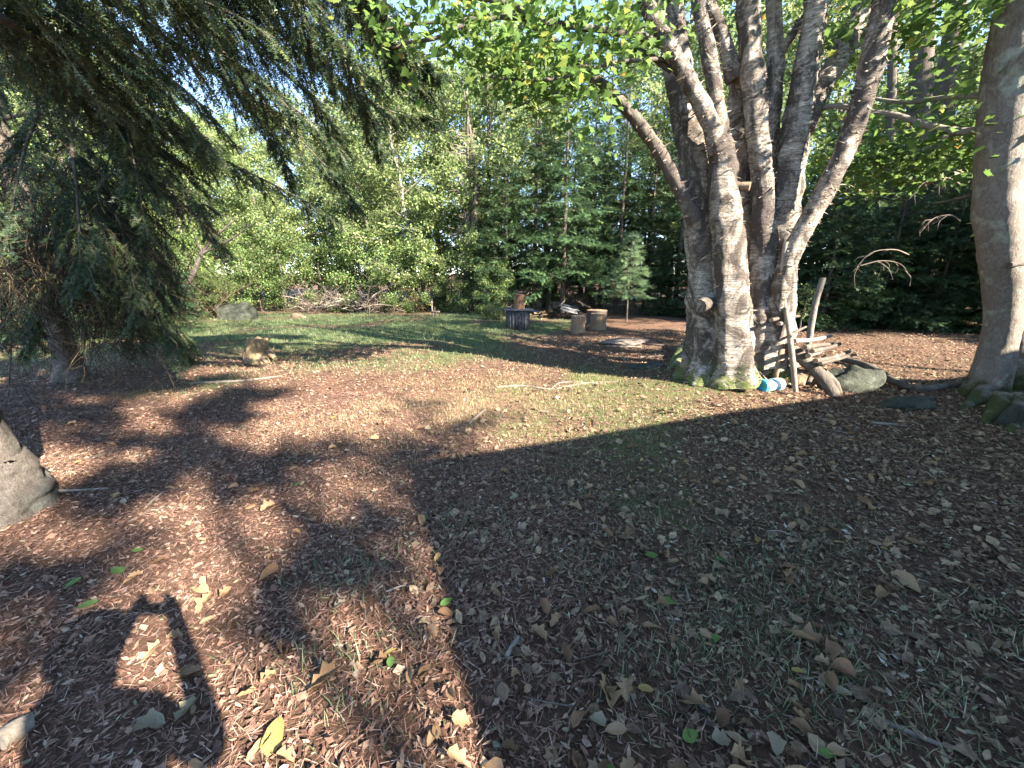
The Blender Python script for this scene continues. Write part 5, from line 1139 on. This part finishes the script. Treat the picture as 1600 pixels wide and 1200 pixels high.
roof = obj('roof', [(V, np.array([[0, 1, 5, 4], [2, 3, 4, 5], [6, 9, 8, 7], [0, 6, 7, 1], [1, 7, 8, 2], [2, 8, 9, 3], [3, 9, 6, 0]])), (V, np.array([[1, 2, 5], [3, 0, 4]]))], M['shingle'], house, loc=(0, 0, 0))
for k in range(3):
    x_ = -3.6+k*3.2
    f_ = obj('window', [box(x_, wb/2+.03, 1.75, 1.15, .06, 1.25)], M['white_trim'], house, loc=(0, 0, 0)); obj('pane', [box(x_, wb/2+.065, 1.75, .95, .02, 1.05)], M['glass'], f_, loc=(0, 0, 0))
dr = obj('door', [box(4.4, wb/2+.03, 1.05, .95, .06, 2.1)], M['door'], house, loc=(0, 0, 0)); obj('handle', [box(4.05, wb/2+.085, 1.05, .04, .05, .14)], M['white_trim'], dr, loc=(0, 0, 0))

# ------------------------------------------------------------------ the photographer, whose shadow falls across the leaves
def skin_mesh(name, verts, edges, radii, root, sub, mats, pick):
    me = bpy.data.meshes.new(name); me.from_pydata([tuple(v) for v in verts], edges, [])
    o = bpy.data.objects.new(name, me); COL.objects.link(o)
    o.modifiers.new('skin', 'SKIN'); s_ = o.modifiers.new('sub', 'SUBSURF'); s_.levels = sub; s_.render_levels = sub
    for k_, v in enumerate(me.skin_vertices[0].data):
        v.radius = (radii[k_], radii[k_]) if np.isscalar(radii[k_]) else radii[k_]; v.use_root = (k_ == root)
    dg = bpy.context.evaluated_depsgraph_get(); dg.update(); ev = o.evaluated_get(dg); nm = bpy.data.meshes.new_from_object(ev)
    bpy.data.objects.remove(o); 
    for m_ in mats: nm.materials.append(m_)
    for p in nm.polygons: p.material_index = pick(p.center); p.use_smooth = True
    return nm
def person():
    bx, by = .13, -.42; g0 = hz(bx, .2)
    V = [(0, 0, .95), (0, 0, 1.12), (0, -.01, 1.33), (0, 0, 1.46), (0, .015, 1.54), (0, .035, 1.62), (0, .03, 1.71),            # 0-6 spine, head
         (.10, 0, .90), (.12, .02, .50), (.13, -.02, .08), (.14, .14, .04), (-.10, 0, .90), (-.12, .03, .50), (-.13, -.01, .08), (-.15, .15, .04),   # legs
         (.19, 0, 1.41), (.27, .10, 1.17), (.02, .34, 1.45), (-.19, 0, 1.41), (-.27, .10, 1.17), (-.20, .34, 1.45)]
    E = [(0, 1), (1, 2), (2, 3), (3, 4), (4, 5), (5, 6), (0, 7), (7, 8), (8, 9), (9, 10), (0, 11), (11, 12), (12, 13), (13, 14), (2, 15), (15, 16), (16, 17), (2, 18), (18, 19), (19, 20)]
    Rr = [.15, .14, .155, .07, .058, .098, .085, .095, .062, .045, .04, .095, .062, .045, .04, .064, .052, .036, .064, .052, .036]
    for s, wrist in ((1, 17), (-1, 20)):
        wv = np.array(V[wrist]); pal = wv+[-s*.02, .035, .055]; V.append(tuple(pal)); Rr.append(.026); pi_ = len(V)-1; E.append((wrist, pi_))
        for k_, (dz, ln) in enumerate([(.035, .9), (.018, 1.0), (.0, .95), (-.016, .8)]):
            a_ = pal+[-s*.010, .012, .012+dz]; b_ = a_+np.array([-s*.028*ln, .004, .006]); c_ = b_+np.array([-s*.016*ln, -.012, .002])
            n0 = len(V); V += [tuple(a_), tuple(b_), tuple(c_)]; Rr += [.009, .0085, .007]; E += [(pi_, n0), (n0, n0+1), (n0+1, n0+2)]
        t0 = pal+np.array([0, -.028, .0]); t1 = t0+np.array([-s*.03, -.012, .02]); n0 = len(V); V += [tuple(t0), tuple(t1)]; Rr += [.011, .009]; E += [(pi_, n0), (n0, n0+1)]
    V = np.array(V)+[bx, by, g0]
    def pick(c):
        z = c[2]-g0; d = abs(c[0]-bx)
        if z > 1.49 and c[1]-by < .2: return 0
        if c[1]-by > .30 and z > 1.2: return 0
        if z < .07: return 3
        return 2 if z < .93 else 1
    me = skin_mesh('body', V, E, Rr, 0, 2, [plain('skin', (.50, .32, .24), .5), plain('jacket', (.05, .07, .12), .9), plain('jeans', (.06, .08, .13), .9), plain('shoe', (.04, .04, .04), .7)], pick)
    root = empty('person', (bx, by, g0), 'person in dark jacket and jeans holding up a phone, casting a shadow on the leaves', 'person')
    obj('body', me, None, root)
    hd = np.array([bx, by, g0])
    import bmesh as _b
    def blob(nm, c, s, mat, cut=None):
        bm_ = _b.new(); _b.ops.create_icosphere(bm_, subdivisions=3, radius=1); Vv = np.array([v.co[:] for v in bm_.verts]); Fc_ = np.array([[v.index for v in f.verts] for f in bm_.faces]); bm_.free()
        if cut: Vv = cut(Vv)
        obj(nm, [(Vv*s+hd+c, Fc_)], mat, root)
    blob('hair', [0, -.01, 1.69], [.135, .14, .13], plain('hair', (.05, .035, .025), .7), lambda v: np.stack([v[:, 0], v[:, 1]-.25*np.clip(-v[:, 2], 0, 1), np.maximum(v[:, 2], -.75+.9*np.clip(v[:, 1], 0, 1))], -1))
    blob('nose', [0, .135, 1.645], [.014, .02, .022], bpy.data.materials['skin'])
    for s in (-1, 1):
        blob('ear', [s*.098, .03, 1.65], [.012, .02, .032], bpy.data.materials['skin']); blob('eye', [s*.034, .118, 1.672], [.013, .01, .009], plain('eye', (.05, .05, .06), .2))
    blob('mouth', [0, .122, 1.60], [.024, .01, .006], plain('lips', (.4, .16, .14), .5))
person()
tag(obj('phone', [box(.0, -.02, CAM_H-.028, .155, .009, .075)], plain('phone_case', (.03, .03, .035), .4)), 'dark phone held up level in both hands of the photographer', 'phone')
tot = sum(len(m.polygons) for m in bpy.data.meshes); print('faces', tot, 'objects', len(bpy.data.objects))
